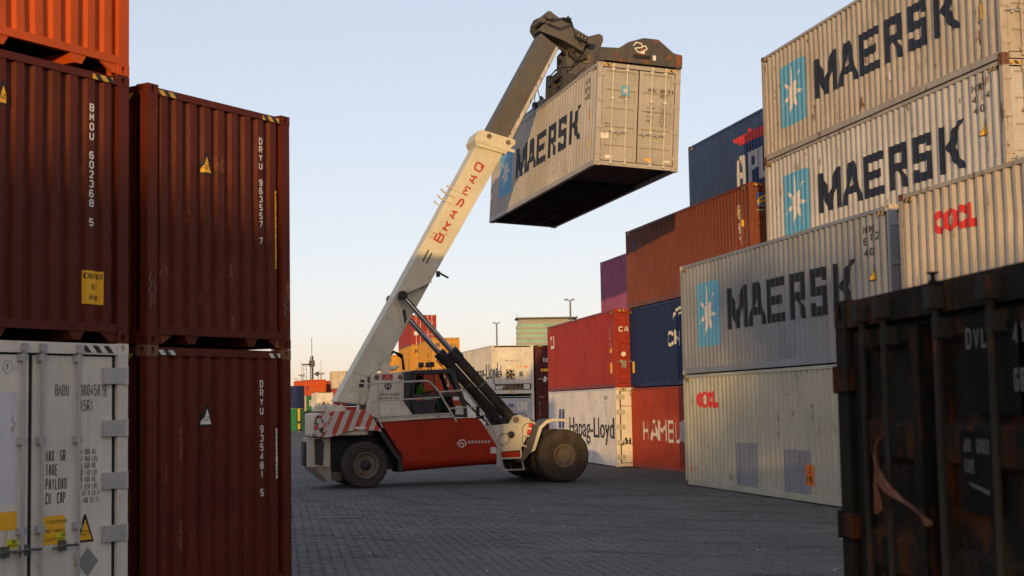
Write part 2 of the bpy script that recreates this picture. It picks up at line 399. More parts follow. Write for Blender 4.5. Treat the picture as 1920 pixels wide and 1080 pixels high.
def door_leaf_mb(x0, x1, z0, z1, kind):
    """one door leaf in the y=0 plane; horizontal bands pressed in for a dry box"""
    mb = MB(); y = 0.035
    if kind == 'reefer':
        mb.box(x0, x1, y, y + 0.06, z0, z1); return mb
    n = 5; h = (z1 - z0); d = 0.032; m = 0.09
    zs = [z0]; ys = [y]
    for i in range(n):
        c = z0 + h * (i + 0.5) / n; t = h / n * 0.30
        zs += [c - t - 0.03, c - t, c + t, c + t + 0.03]; ys += [y, y + d, y + d, y]
    zs.append(z1); ys.append(y)
    for i in range(len(zs) - 1):
        mb.add([(x0 + m, ys[i], zs[i]), (x1 - m, ys[i], zs[i]), (x1 - m, ys[i + 1], zs[i + 1]), (x0 + m, ys[i + 1], zs[i + 1])], [(0, 1, 2, 3)])
    mb.box(x0, x0 + m, y - 0.004, y + 0.045, z0, z1); mb.box(x1 - m, x1, y - 0.004, y + 0.045, z0, z1)
    return mb
def rod_mb(x, z0, z1, r=0.017, fine=False):
    mb = MB(); mb.tube([(x, -0.015, z0 + 0.02), (x, -0.015, z1 - 0.02)], r, 8)
    h = z1 - z0
    for k in ((0.04, 0.34, 0.66, 0.96) if r > .016 else (0.05, 0.95)):
        q = .045 if r > .016 else .026; c = z0 + h * k; mb.box(x - q, x + q, -0.022, 0.036, c - 0.035, c + 0.035)
    for c in (z0 + 0.01, z1 - 0.01): mb.box(x - 0.032, x + 0.032, -0.05, 0.012, c - 0.04, c + 0.04)
    return mb
def container(loc, rotz, col, label, group, H=HC, L=CL, near='door', side='dry', detail=2, body=None, tape=True, rods=(0.45, 0.86, 1.59, 1.99), rodmat=None, sides='LR', frame=None, name='shipping_container', rgap=None, cast=None):
    t = thing(name, loc, rotz, label, 'container', group)
    fr = frame or col; cs = cast or fr
    prof = REEF if side == 'reefer' else (SIDE if L > 7 else SIDE20)
    rb = 0.16 if side != 'reefer' else 0.10
    key = (H, L, side)
    for f in sides: link('side_panel', cm(('side_panel', f, key), lambda: corr(f, L, prof, rb, H - 0.075), col), t)
    link('roof', cm(('roof', key), lambda: MB().box(0.02, CW - 0.02, 0.05, L - 0.05, H - 0.045, H - 0.018), col), t)
    def floor():
        m = MB(); m.box(0.06, CW - 0.06, 0.06, L - 0.06, 0.15, 0.18)
        return m
    link('floor', cm(('floor', key), floor, BLACK), t)
    for x0, f in ((0.0, 'L'), (CW, 'R')):
        s = 1 if f == 'L' else -1
        if f not in sides: continue
        link('top_rail', cm(('top_rail', f, key), lambda: MB().box(min(x0 + s * .004, x0 + s * .06), max(x0 + s * .004, x0 + s * .06), 0.17, L - 0.17, H - 0.085, H - 0.012), fr), t)
        if side == 'reefer':
            def fins():
                m = MB()
                for k in range(4): m.box(min(x0 + s * .0, x0 + s * .05), max(x0 + s * .0, x0 + s * .05), 0.17, L - 0.17, 0.02 + k * 0.055, 0.05 + k * 0.055)
                m.box(min(x0 + s * .02, x0 + s * .06), max(x0 + s * .02, x0 + s * .06), 0.17, L - 0.17, 0.018, 0.24); return m
            link('bottom_rail', cm(('bottom_rail', f, key), fins, fr), t)
        else:
            link('bottom_rail', cm(('bottom_rail', f, key), lambda: MB().box(min(x0 + s * .004, x0 + s * .05), max(x0 + s * .004, x0 + s * .05), 0.17, L - 0.17, 0.018, 0.163).box(min(x0 + s * .004, x0 + s * .11), max(x0 + s * .004, x0 + s * .11), 0.17, L - 0.17, 0.02, 0.026), fr), t)
    for ix in (0, 1):
        for iy in (0, 1):
            x = ix * (CW - 0.15) + 0.002 * (1 - 2 * ix); y = iy * (L - 0.12) + 0.003 * (1 - 2 * iy)
            link('corner_post', cm(('corner_post', ix, iy, key), lambda: MB().box(x, x + 0.148, y, y + 0.117, 0.118, H - 0.118), fr), t)
            if detail:
                for iz in (0, 1):
                    link('corner_casting', cm(('corner_casting',), casting_mb, cs), t, (ix * (CW - 0.162), iy * (L - 0.178), iz * (H - 0.118)))
    # far end: corrugated front wall
    link('front_wall', cm(('front_wall', 'F', key), lambda: corr('F', L, ENDP, 0.2, H - 0.1), col), t)
    link('end_rail', cm(('end_rail', 'Ft', key), lambda: MB().box(0.163, CW - 0.163, L - 0.06, L - 0.004, H - 0.115, H - 0.012), fr), t)
    link('end_rail', cm(('end_rail', 'Fb', key), lambda: MB().box(0.163, CW - 0.163, L - 0.06, L - 0.004, 0.02, 0.205), fr), t)
    if near == 'front':
        link('front_wall', cm(('front_wall', 'N', key), lambda: corr('N', L, ENDP, 0.19, H - 0.10), col), t)
        link('end_rail', cm(('end_rail', 'Nt', key), lambda: MB().box(0.163, CW - 0.163, 0.006, 0.07, H - 0.11, H - 0.045), fr), t)
        link('end_rail', cm(('end_rail', 'Nb', key), lambda: MB().box(0.163, CW - 0.163, 0.006, 0.07, 0.115, 0.20), fr), t)
        for u0, u1, sgn in ((0.163, 0.40, 1), (CW - 0.40, CW - 0.163, -1), (0.60, 0.82, 0), (CW - 0.82, CW - 0.60, 0)):
            poly = [(u0, 0.113), (u1, 0.113), (u1 - 0.16 * (sgn >= 0), 0.01), (u0 + 0.16 * (sgn <= 0), 0.01)]
            if sgn == 0: poly = [(u0, 0.113), (u1, 0.113), (u1 - 0.06, 0.02), (u0 + 0.06, 0.02)]
            link('gusset', cm(('gusset', u0, key), lambda: MB().prism(poly, 0.02, 0.05 if sgn else 0.5, 'y'), fr), t)
    elif near in ('door', 'reefer'):
        zt, zb = H - 0.125, 0.135
        link('door_header', cm(('door_header', key), lambda: MB().box(0.163, CW - 0.163, 0.004, 0.08, H - 0.122, H - 0.008), fr), t)
        link('door_sill', cm(('door_sill', key), lambda: MB().box(0.163, CW - 0.163, 0.004, 0.08, 0.012, 0.13), fr), t)
        link('door_gasket', cm(('door_gasket', near, key), lambda: MB().box(0.15, CW - 0.15, *((0.085, 0.095) if near == 'door' else (0.046, 0.056)), 0.128, H - 0.12), BLACK), t)
        g = rgap or (CW / 2 - 0.02, CW / 2 + 0.02)
        ed = 0.17 if near == 'door' else 0.205
        for i, (a, b) in enumerate(((ed, g[0]), (g[1], CW - ed))):
            d = link('door', cm(('door', i, near, key, g), lambda: door_leaf_mb(a, b, zb + 0.02, zt - 0.02, near), col), t)
            if detail > 1:
                for x in rods[2 * i:2 * i + 2]:
                    link('lock_rod', cm(('lock_rod', x, key), lambda: rod_mb(x, 0.09, H - 0.06, 0.0145 if H < 2.7 else 0.017), rodmat or fr, True), d)
                    zh = 0.95 if near == 'door' else 0.83
                    s = -1 if x < a + (b - a) * 0.5 else -1
                    link('handle', cm(('handle', x, key), lambda: MB().tube([(x, -0.02, zh), (x + s * 0.2, -0.045, zh + 0.012), (x + s * 0.36, -0.045, zh - 0.01)], 0.013, 6).box(x + s * .2 - .03, x + s * .2 + .03, -0.03, 0.03, zh - .045, zh + .06), GALV if near == 'door' else IRONG, True), d)
                hx = 0.03 if i == 0 else CW - 0.03
                hw = 0.16 if near == 'door' else 0.32
                for k in range(4 if near == 'door' else 5):
                    nk = 3 if near == 'door' else 4
                    zh = zb + 0.22 + (zt - zb - 0.44) * k / nk
                    x0, x1 = (hx, hx + hw) if i == 0 else (hx - hw, hx)
                    hh = 0.05 if near == 'door' else 0.085
                    link('hinge', cm(('hinge', i, k, near, key), lambda: MB().box(x0, x1, -0.012, 0.034, zh - hh, zh + hh).tube([(x0 if i == 0 else x1, -0.008, zh - hh - .01), (x0 if i == 0 else x1, -0.008, zh + hh + .01)], 0.018, 8), fr if near == 'door' else GALV), d)
        if tape and detail:
            for u0, u1 in ((0.18, 0.50), (CW - 0.50, CW - 0.18)):
                link('hazard_tape', cm(('hazard_tape', 'N', u0, key), lambda: MB().box(u0, u1, -0.003, 0.0035, H - 0.10, H - 0.035), TAPE), t)
    elif near == 'plain':
        link('front_wall', cm(('front_wall', 'N', key), lambda: corr('N', L, ENDP, 0.12, H - 0.10), col), t)
    if tape and detail and side == 'dry' and 'L' in sides:
        for y0, y1 in ((0.2, 0.5), (L - 0.5, L - 0.2)):
            link('hazard_tape', cm(('hazard_tape', 'L', y0, key), lambda: MB().box(-0.003, 0.0035, y0, y1, H - 0.165, H - 0.09), TAPE), t)
    return t

def place(far_near, a, s=0.0, t=0.0):
    return (far_near[0] + math.sin(a) * s + math.cos(a) * t, far_near[1] - math.cos(a) * s + math.sin(a) * t)
exec_parts = []
# ================================================================== setting
def gz(y):
    tab = [(-400, 0), (38, 0), (42, -.1), (50, -.1), (54, -.16), (70, -.14), (84, -.16), (240, -.76), (3000, -.76)]
    for (a, za), (b, zb) in zip(tab, tab[1:]):
        if y <= b: return za + (zb - za) * (y - a) / (b - a)
    return -.76
def ground_mat(name, joints):
    m, nt, b = newmat(name); v = coords(nt, randomize=False)
    n1 = noise(nt, v, 0.35, 6, 0.6); n2 = noise(nt, coords(nt, (1, 2.2, 1), False), 7, 8, 0.68); n3 = noise(nt, coords(nt, (0.5, 2.2, 1), False), 1.1, 6, 0.65)
    c = mix(nt, ramp(nt, n1, 0.3, 0.7), (0.112, 0.107, 0.101), (0.170, 0.164, 0.155))
    c = mix(nt, ramp(nt, n2, 0.50, 0.66, 0, 0.6), c, (0.050, 0.047, 0.045))
    n4 = noise(nt, coords(nt, (1, 1.4, 1), False), 3.1, 9, 0.72)
    c = mix(nt, ramp(nt, n4, 0.56, 0.66, 0, 0.65), c, (0.040, 0.038, 0.036))
    c = mix(nt, ramp(nt, n4, 0.42, 0.30, 0, 0.45), c, (0.23, 0.225, 0.215))
    c = mix(nt, ramp(nt, n3, 0.52, 0.72, 0, 0.55), c, (0.055, 0.052, 0.049))
    wv = node(nt, 'ShaderNodeTexWave', wave_type='RINGS', rings_direction='Z', wave_profile='SIN'); wm = node(nt, 'ShaderNodeMapping')
    wm.inputs['Location'].default_value = (-13.0, -41.0, 0); nt.links.new(coords(nt, (1, 1, 1), False), wm.inputs['Vector']); nt.links.new(wm.outputs[0], wv.inputs['Vector'])
    wv.inputs['Scale'].default_value = 0.16; wv.inputs['Distortion'].default_value = 3.5; wv.inputs['Detail'].default_value = 2.0; wv.inputs['Detail Scale'].default_value = 0.3
    trm = node(nt, 'ShaderNodeMath', operation='MULTIPLY'); nt.links.new(ramp(nt, wv.outputs['Fac'], 0.90, 0.99), trm.inputs[0]); nt.links.new(ramp(nt, n3, 0.35, 0.6), trm.inputs[1])
    tr2 = node(nt, 'ShaderNodeMath', operation='MULTIPLY'); nt.links.new(trm.outputs[0], tr2.inputs[0]); tr2.inputs[1].default_value = 0.5
    c = mix(nt, tr2.outputs[0], c, (0.045, 0.043, 0.042))
    if joints:
        mp = coords(nt, (1, 1, 1), False)
        wob = node(nt, 'ShaderNodeTexWave'); 
        br = node(nt, 'ShaderNodeTexBrick'); br.offset = 0.5
        br.inputs['Scale'].default_value = 1.0; br.inputs['Brick Width'].default_value = 0.30; br.inputs['Row Height'].default_value = 0.16
        br.inputs['Mortar Size'].default_value = 0.012; br.inputs['Mortar Smooth'].default_value = 0.3
        br.inputs['Color1'].default_value = (0.7, 0.7, 0.7, 1); br.inputs['Color2'].default_value = (1, 1, 1, 1); br.inputs['Mortar'].default_value = (0.45, 0.45, 0.45, 1)
        nt.nodes.remove(wob)
        rotm = node(nt, 'ShaderNodeMapping'); rotm.inputs['Rotation'].default_value = (0, 0, R(-99)); nt.links.new(mp, rotm.inputs['Vector'])
        nt.links.new(rotm.outputs[0], br.inputs['Vector'])
        c = mix(nt, 0.8, c, br.outputs['Color'], 'MULTIPLY')
        bp = node(nt, 'ShaderNodeBump'); bp.inputs['Distance'].default_value = 0.02; bp.inputs['Strength'].default_value = 0.7
        ad = node(nt, 'ShaderNodeMath', operation='ADD'); nt.links.new(br.outputs['Fac'], ad.inputs[0])
        mu = node(nt, 'ShaderNodeMath', operation='MULTIPLY'); mu.inputs[1].default_value = -1.2; nt.links.new(n2, mu.inputs[0]); nt.links.new(mu.outputs[0], ad.inputs[1])
        bp.invert = True; nt.links.new(ad.outputs[0], bp.inputs['Height']); nt.links.new(bp.outputs[0], b.inputs['Normal'])
    else:
        bump(nt, b, n2, 0.012, 0.6)
    nt.links.new(c, b.inputs['Base Color']); nt.links.new(ramp(nt, n2, 0.3, 0.7, 0.75, 0.95), b.inputs['Roughness'])
    b.inputs['Specular IOR Level'].default_value = 0.25
    return m
GRND = ground_mat('yard_paving', True); PAVM = ground_mat('paver_concrete', False)
PX0, PX1, PY0, PY1 = -6.6, 6.6, 16.5, 35.0
xs = [-2500, -300, -60, -20, PX0 - .02, PX0, PX1, PX1 + .02, 20, 60, 300, 2500]
ys = [-400, -150, 0, 10, PY0 - .02, PY0, PY1, PY1 + .02, 38, 42, 46, 50, 54, 62, 70, 84, 100, 160, 240, 600, 3000]
mb = MB(); nx = len(xs)
for y in ys:
    for x in xs:
        mb.v.append((x, y, gz(y) - (0.008 if PX0 - .001 < x < PX1 + .001 and PY0 - .001 < y < PY1 + .001 else 0)))
for j in range(len(ys) - 1):
    for i in range(nx - 1): mb.f.append((j * nx + i, j * nx + i + 1, (j + 1) * nx + i + 1, (j + 1) * nx + i))
gr = tag(obj('ground', mb, GRND), kind='structure')
# interlocking pavers in front of the machine
PA, PB, PD, PANG = 0.30, 0.16, 0.016, R(9)
def paver_poly(shrink):
    g = 0.0032 + shrink; a, b, d = PA, PB, PD
    xs_ = [0, .08, .42, .5, .58, .92, 1.0]; zz = [0, d, d, 0, -d, -d, 0]
    lo = [(g + (a - 2 * g) * x, g + z) for x, z in zip(xs_, zz)]; hi = [(g + (a - 2 * g) * x, b - g + z) for x, z in zip(xs_, zz)]
    return lo + hi[::-1]
def paver_geo():
    p0, p1 = paver_poly(0.0), paver_poly(0.006); n = len(p0)
    v = [(y, x, -0.034) for x, y in p0] + [(y, x, -0.007) for x, y in p0] + [(y, x, 0.0) for x, y in p1]
    f = [(k, (k + 1) % n, n + (k + 1) % n, n + k) for k in range(n)] + [(n + k, n + (k + 1) % n, 2 * n + (k + 1) % n, 2 * n + k) for k in range(n)]
    f += [(2 * n + k, 2 * n + k + 1, 3 * n - 2 - k, 3 * n - 1 - k) for k in range(n // 2 - 1)]
    return v, f
pv, pf = paver_geo(); cells = []
ca, sa = math.cos(PANG), math.sin(PANG)
prnd = random.Random(3)
GRATE = (-3.95, 29.35, 0.95, 0.86)
for i in range(-110, 120):
    for j in range(-10, 130):
        lx = i * PB; ly = j * PA + (PA / 2 if i % 2 else 0) + 12
        x = lx * ca - ly * sa + 2.5; y = lx * sa + ly * ca
        if PX0 + .12 < x < PX1 - .3 and PY0 + .1 < y < PY1 - .35 + .5 * math.sin(x * 1.7):
            if math.hypot(x - 7.0, y - 27.3) < 0: continue
            if GRATE[0] - .12 < x < GRATE[0] + GRATE[2] and GRATE[1] - .25 < y < GRATE[1] + GRATE[3]: continue
            if not (-0.20 * (y + 1.5) - .1 < x < 0.235 * (y + 1) and x < 4.35 + .218 * (39.2 - y)): continue
            cells.append((x, y))
cells.sort(key=lambda c: (0 if -0.155 * c[1] < c[0] < 0.212 * c[1] and c[1] > 18.6 else 1, c[1]))
pm = MB(); pm.v = pv; pm.f = pf; pme = pm.mesh('paver', PAVM)
rest = MB()
for k, (x, y) in enumerate(cells):
    dz = prnd.gauss(0, 0.0022) + .004 * math.sin(x * 2.3 + y * .9) * math.sin(y * 1.1 - x * .7); rx, ry, rz = prnd.gauss(0, .012), prnd.gauss(0, .016), PANG + prnd.gauss(0, .012)
    if k < 298:
        o = link('paver', pme, gr, (x, y, dz)); o.rotation_euler = (rx, ry, rz)
    else:
        M = Matrix.Translation((x, y, dz)) @ Matrix.Rotation(rz, 4, 'Z') @ Matrix.Rotation(ry, 4, 'Y') @ Matrix.Rotation(rx, 4, 'X')
        rest.add([M @ Vector(p) for p in pv], pf)
tag(obj('paver_field', rest, PAVM, gr), kind='stuff')
# drain grate let into the pavers
IRON = plain('cast_iron', (0.10, 0.10, 0.105), 0.55, 0.2)
t = thing('drain_grate', (GRATE[0], GRATE[1], 0.0), R(4), 'iron slotted drain grate set flush into the block paving', 'drain')
obj('pit', MB().box(0.0, .86, -.04, .80, -.034, -.028), BLACK, t)
obj('frame', MB().box(0, .86, 0, .05, -.03, .006).box(0, .86, .71, .76, -.03, .006).box(0, .05, .05, .71, -.03, .006).box(.81, .86, .05, .71, -.03, .006), IRON, t)
sl = MB().box(0, .026, 0, .66, -.025, .004).mesh('slat', IRON)
for k in range(16): link('slat', sl, t, (.06 + k * .0472, .05, 0))

# ================================================================== the container stacks
A1 = 0.2128; D1 = (math.sin(A1), -math.cos(A1))
R1 = (7.0819, 27.2500); R0 = (9.5609, 27.9550)
MG = paint('paint_ship_grey', (0.25, 0.262, 0.275), 0.12, 0.22)
MGT = paint('paint_weathered_tan_grey', (0.42, 0.37, 0.30), 0.32, 0.42)
MGP = paint('paint_pale_grey', (0.47, 0.45, 0.415), 0.28, 0.25)
MGL = paint('paint_clean_grey', (0.375, 0.355, 0.318), 0.02, 0.12)
OOC = paint('paint_cream_grey', (0.45, 0.435, 0.345), 0.22, 0.25)
OOC2 = paint('paint_cream', (0.52, 0.45, 0.35), 0.22, 0.25)
BRN = paint('paint_oxide_brown', (0.092, 0.0165, 0.0065), 0.12, 0.35)
BRN2 = paint('paint_oxide_brown_worn', (0.098, 0.0165, 0.006), 0.22, 0.4, rustcol=(0.20, 0.075, 0.03))
ORG = paint('paint_orange', (0.52, 0.085, 0.012), 0.04, 0.2)
FLO = paint('paint_brick_brown', (0.19, 0.055, 0.028), 0.05, 0.2)
RED = paint('paint_red', (0.30, 0.030, 0.020), 0.08, 0.22)
HAM = paint('paint_rust_red', (0.33, 0.045, 0.020), 0.15, 0.25)
NVY = paint('paint_navy', (0.013, 0.028, 0.095), 0.04, 0.2)
APB = paint('paint_slate_blue', (0.030, 0.058, 0.15), 0.15, 0.35)
PUR = paint('paint_magenta', (0.26, 0.075, 0.15), 0.03, 0.15)
WHT = paint('paint_reefer_white', (0.66, 0.63, 0.60), 0.10, 0.16)
WHT2 = paint('paint_reefer_dirty_white', (0.62, 0.585, 0.49), 0.28, 0.25, rustcol=(0.25, 0.12, 0.05))
YLW = paint('paint_ochre_yellow', (0.56, 0.27, 0.03), 0.08, 0.25)
TEX = paint('paint_dark_maroon', (0.085, 0.018, 0.014), 0.06, 0.2)
GRN = paint('paint_green', (0.02, 0.16, 0.06), 0.05, 0.2)
DRK = paint('paint_olive_black', (0.013, 0.0125, 0.009), 0.85, 0.5, rough=.8, rustcol=(0.055, 0.019, 0.007))
DRK.node_tree.nodes['Principled BSDF'].inputs['Specular IOR Level'].default_value = 0.12
DGR = paint('paint_door_grey', (0.16, 0.165, 0.16), 0.05, 0.3)
RUSTY = paint('steel_rusty_edge', (0.17, 0.085, 0.045), 0.7, 0.4)
G = 'containers stacked in the yard'

# bold sans letters of the wordmark in strokes (u from 3.43, v 1.02..2.02)
def wordmark():
    h0, h1, th = 1.02, 2.02, 0.25; ps = []
    def bar(x0, x1, y0, y1, ly=0): ps.append(([(x0, y0), (x1, y0), (x1, y1), (x0, y1)], ly))
    x = 3.43                                    # M
    bar(x, x + .26, h0, h1); bar(x + 1.02, x + 1.28, h0, h1)
    ps.append(([(x + .26, h1), (x + .26, h1 - .48), (x + .52, h0), (x + .64, h0), (x + .64, h0 + .40)], 1)); ps.append(([(x + 1.02, h1), (x + 1.02, h1 - .48), (x + .76, h0), (x + .64, h0), (x + .64, h0 + .40)], 1))
    x = 4.82                                    # A
    ps.append(([(x, h0), (x + .27, h0), (x + .58, h1), (x + .38, h1)], 0)); ps.append(([(x + .80, h0), (x + 1.07, h0), (x + .69, h1), (x + .49, h1)], 1)); bar(x + .27, x + .80, h0 + .24, h0 + .43, 2)
    x = 6.03                                    # E
    bar(x, x + .25, h0, h1); bar(x + .25, x + 1.0, h0, h0 + .20); bar(x + .25, x + 1.0, h1 - .20, h1); bar(x + .25, x + .85, h0 + .40, h0 + .60)
    x = 7.24                                    # R
    bar(x, x + .25, h0, h1); bar(x + .25, x + .92, h1 - .20, h1); bar(x + .69, x + .94, h0 + .47, h1 - .20); bar(x + .25, x + .69, h0 + .40, h0 + .58)
    ps.append(([(x + .46, h0 + .40), (x + .69, h0 + .40), (x + .96, h0), (x + .70, h0)], 0)); ps.append(([(x + .69, h0 + .47), (x + .94, h0 + .47), (x + .86, h0 + .38), (x + .69, h0 + .40)], 0))
    x = 8.43                                    # S
    bar(x, x + .25, h0 + .42, h1); bar(x + .25, x + .85, h1 - .20, h1); bar(x + .62, x + .85, h0 + .72, h1 - .20); bar(x + .25, x + .85, h0 + .42, h0 + .61); bar(x + .62, x + .85, h0, h0 + .42); bar(x, x + .62, h0, h0 + .19); bar(x, x + .25, h0 + .19, h0 + .28)
    x = 9.60                                    # K
    bar(x, x + .25, h0, h1)
    ps.append(([(x + .255, h0 + .52), (x + .50, h1 - .16), (x + .74, h1 - .02), (x + 1.0, h1 + .04), (x + .86, h1 - .12), (x + .70, h0 + .66), (x + .62, h0 + .48)], 0))
    ps.append(([(x + .255, h0 + .52), (x + .62, h0 + .48), (x + .82, h0 + .24), (x + 1.08, h0), (x + .74, h0 + .02), (x + .50, h0 + .24)], 1))
    return ps
WORD = wordmark()
WALK = [(0.0, 0.0)]
def starpanel(parent, prof=SIDE):
    decal('logo_panel', [(rrect(1.20, 2.84, 0.68, 2.32, 0.16), 0)], CYAN, parent)
    st = [(px, 0) for px, _ in star(2.02, 1.52, 0.74, 0.20, 7, 97)]
    decal('logo_star', st, WHTP, parent, off=0.008)
def grey_star(loc, rotz, col, label, wm=BLKP, frame=None, codes=None, cast=None, patch=(), wgap=None, near='door', rodmat=None):
    c = container(loc, rotz, col, label, G, frame=frame, cast=cast, rodmat=rodmat)
    starpanel(c); decal('lettering', WORD, wm, c, off=0.006)
    for s, u, v in codes or (): decal('serial_number', stext(s, u, v, 0.15, 0.085, 0.05, 0.022), BLKP, c, off=0.006)
    tri = [(11.25, 1.55), (11.52, 1.55), (11.45, 1.85)]
    decal('warning_sticker', [([(11.22, 1.53), (11.54, 1.53), (11.46, 1.88)], 0)], BLKP, c, off=0.005); decal('warning_sticker', [(tri, 0)], YEL, c, off=0.009)
    return c
# first row behind the machine: cream box below, grey star box on top
c = container((R1[0], R1[1], 0), A1, OOC, 'cream container with red letters and grey repair patches on the ground', G, cast=RUSTY, frame=OOC)
def oocl(parent, u=1.03, v0=2.02, h=0.42):
    k = h / 0.42; ps = []
    for q_, (x, op) in enumerate(((u, 0), (u + .38 * k, 0), (u + .77 * k, 1))):
        a0, a1 = (24, 337) if op else (0, 361)
        angs = [R(a0 + (a1 - a0) * q / 24) for q in range(25)]
        o = [(x + .22 * k + .225 * k * math.cos(t), v0 + h / 2 + h / 2 * math.sin(t)) for t in angs]
        i = [(x + .22 * k + (.085 if q_ != 1 else .12) * k * math.cos(t), v0 + h / 2 + h * (.2 if q_ != 1 else .3) * math.sin(t)) for t in angs]
        ps += [([o[q], o[q + 1], i[q + 1], i[q]], q_) for q in range(24)]
    x = u + 1.16 * k
    ps += [(rrect(x, x + .16 * k, v0, v0 + h), 3), (rrect(x + .16 * k, x + .34 * k, v0, v0 + .14 * k), 3)]
    decal('lettering', ps, REDP, parent, off=0.006)
    fl = []
    cx, cy = u + .60 * k, v0 + h / 2
    for a in range(0, 360, 72):
        fl.append((disc(cx + .05 * k * math.cos(R(a + 90)), cy + .07 * k * math.sin(R(a + 90)), .036 * k, 10), 0))
    decal('logo_flower', fl, WHTP, parent, off=0.012)
oocl(c)
for q in (rrect(3.78, 5.02, .17, 1.19), rrect(6.63, 8.04, .17, 1.10)): decal('repair_patch', [(q, 0)], paint('paint_patch_grey', (0.25, 0.265, 0.29), 0.2, 0.3), c, off=.003)
decal('height_sticker', [(rrect(7.88, 8.27, .36, .80), 0)], ORANGE, c, off=0.006)
decal('height_sticker', stext('3', 8.0, .62, .12, .07) + stext('29.5', 7.93, .42, .14, .06, .02, .02), BLKP, c, off=0.010)
decal('sticker', [(rrect(.42, .52, .36, .50), 0)], ORANGE, c, off=0.006)
c = grey_star((R1[0], R1[1], HC + .006), A1, MG, 'grey container with star panel and dark wordmark, directly on the cream container', codes=(('MRKU', 11.02, 2.46), ('6', 11.02, 2.24), ('122', 11.28, 2.3), ('45G1', 11.02, 2.02)), frame=MG, cast=OOC2)
# nearer box of the same row, its lower neighbour hidden by the dark box
O2 = place((6.95, 26.1), A1, CL)
c = container((O2[0], O2[1], 0.0), A1, OOC2, 'plain cream container carrying the second red lettered box', G)
c = container((O2[0], O2[1], HC + .006), A1, OOC2, 'upper cream container with bright red letters at the right edge', G, cast=RUSTY, frame=paint('paint_cream_rail', (0.42, 0.36, 0.27), 0.5, 0.3))
oocl(c, 1.21, 2.03, 0.40)
decal('sticker', [(rrect(.58, .64, 2.28, 2.62), 0)], STK, c, off=0.006)
# second row, four high
container((R0[0], R0[1], 0), A1, BRN, 'brown container at the bottom of the four high grey stack', G, detail=1)
container((R0[0], R0[1], HC + .004), A1, NVY, 'blue container second from the bottom of the four high stack', G, detail=1)
def star_door(c, H=HC, dy=0.0):
    fm = fmap('N', CL)
    decal('logo_panel', [(rrect(.71, .95, 2.01, 2.29), 0)], CYAN, c, 'N', prof=DOORF, off=.008)
    decal('logo_star', [(p, 0) for p, _ in star(.83, 2.15, .115, .035, 7, 90)], WHTP, c, 'N', prof=DOORF, off=.011)
    decal('lettering', ftext('MAERSK', .64, 1.93, .05, 1.32), BLKP, c, 'N', prof=DOORF, off=.010)
c = grey_star((R0[0], R0[1], 2 * HC + .008), A1, MGP, 'pale grey star container with rust runs under the tan one', wm=NAVYP, frame=MGT, cast=RUSTY, codes=(('MRKU', 11.0, 2.46), ('42 947', 11.0, 2.24), ('45G1', 11.02, 2.02)))
star_door(c)
c = grey_star((R0[0], R0[1], 3 * HC + .014), A1, MGT, 'weathered tan grey star container on top of the tallest stack', wm=NAVYP, frame=MGT, cast=RUSTY)
decal('sticker', [(rrect(11.4, 11.55, .95, 1.25), 0)], YEL, c, off=.012)
decal('sticker', [(rrect(7.45, 7.62, .62, .82), 0)], STK, c, off=.012)
# block beyond: rust red, navy, brown
A2 = 0.222; S2 = (6.9404, 42.3602)
c = container((S2[0], S2[1], -.16), A2, HAM, 'rust red container with large white letters on the ground', G)
def hamb():
    ps = []
    th = .11
    for s, u, w in (('H', 1.52, .62), ('A', 2.36, .82), ('M', 3.22, .9), ('B', 4.28, .62), ('U', 4.98, .62), ('R', 5.74, .64), ('G', 6.5, .7)): ps += stext(s, u, .98, .76, w, 0, th)
    return ps
decal('lettering', hamb(), WHTP, c, off=.006)
c = container((S2[0], S2[1], HC - .154), A2, NVY, 'navy container with a white arc emblem above the rust red one', G)
decal('lettering', stext('CNAS', 4.5, 1.33, .52, .56, .14, .11), WHTP, c, off=.006)
decal('lettering', [(q, 0) for q in ribbon([(5.08, 2.2), (5.2, 2.38), (5.45, 2.52), (5.9, 2.58), (6.4, 2.5)], .1)] + [(q, 0) for q in ribbon([(5.55, 2.30), (5.8, 2.40), (6.2, 2.36)], .07)], WHTP, c, off=.006)
decal('height_sticker', [(rrect(.32, .58, .54, .96), 0)], YEL, c, off=.006)
c = container((S2[0], S2[1], 2 * HC - .148), A2, FLO, 'brick brown container with a blue emblem on its door', G)
decal('lettering', [(q, 0) for q in ribbon([(11.5, 2.3), (11.5, 1.1)], .03)], STK, c, off=.006)
decal('serial_number', stext('FSCU 463 7', 11.28, 2.35, .085, .06, 0, .016, True), STK, c, off=.006)
decal('warning_sticker', [([(11.06, 2.02), (11.30, 2.02), (11.24, 2.30)], 0)], YEL, c, off=.006)
decal('sticker', [(rrect(.78, 1.05, 2.08, 2.54), 0)], BLUEP, c, off=.006); decal('sticker', [(rrect(.84, .98, 2.3, 2.36), 0), (rrect(.86, 1.0, 2.2, 2.25), 0)], YEL, c, off=.010)
decal('sticker', [(rrect(11.52, 11.66, 1.66, 1.86), 0)], YEL, c, off=.006); decal('repair_patch', [(rrect(11.05, 11.25, .95, 1.3), 0)], RED, c, off=.004)
decal('logo_panel', [(rrect(.22, .62, 2.18, 2.60), 0)], BLUEP, c, 'N', prof=DOORF, off=.055)
decal('logo_panel', [(q, 0) for q in ribbon([(.27, 2.30), (.33, 2.42), (.48, 2.50), (.6, 2.5)], .06)] + [(q, 0) for q in ribbon([(.27, 2.26), (.36, 2.32), (.48, 2.36), (.56, 2.36)], .05)], YEL, c, 'N', prof=DOORF, off=.058)
decal('lettering', ftext('WWW.', .22, 2.05, .055, 1.2) + ftext('FLORENS', .24, 2.19, .035, 1.2), WHTP, c, 'N', prof=DOORF, off=.060)
AP = place((6.612, 53.749), A1, CL)
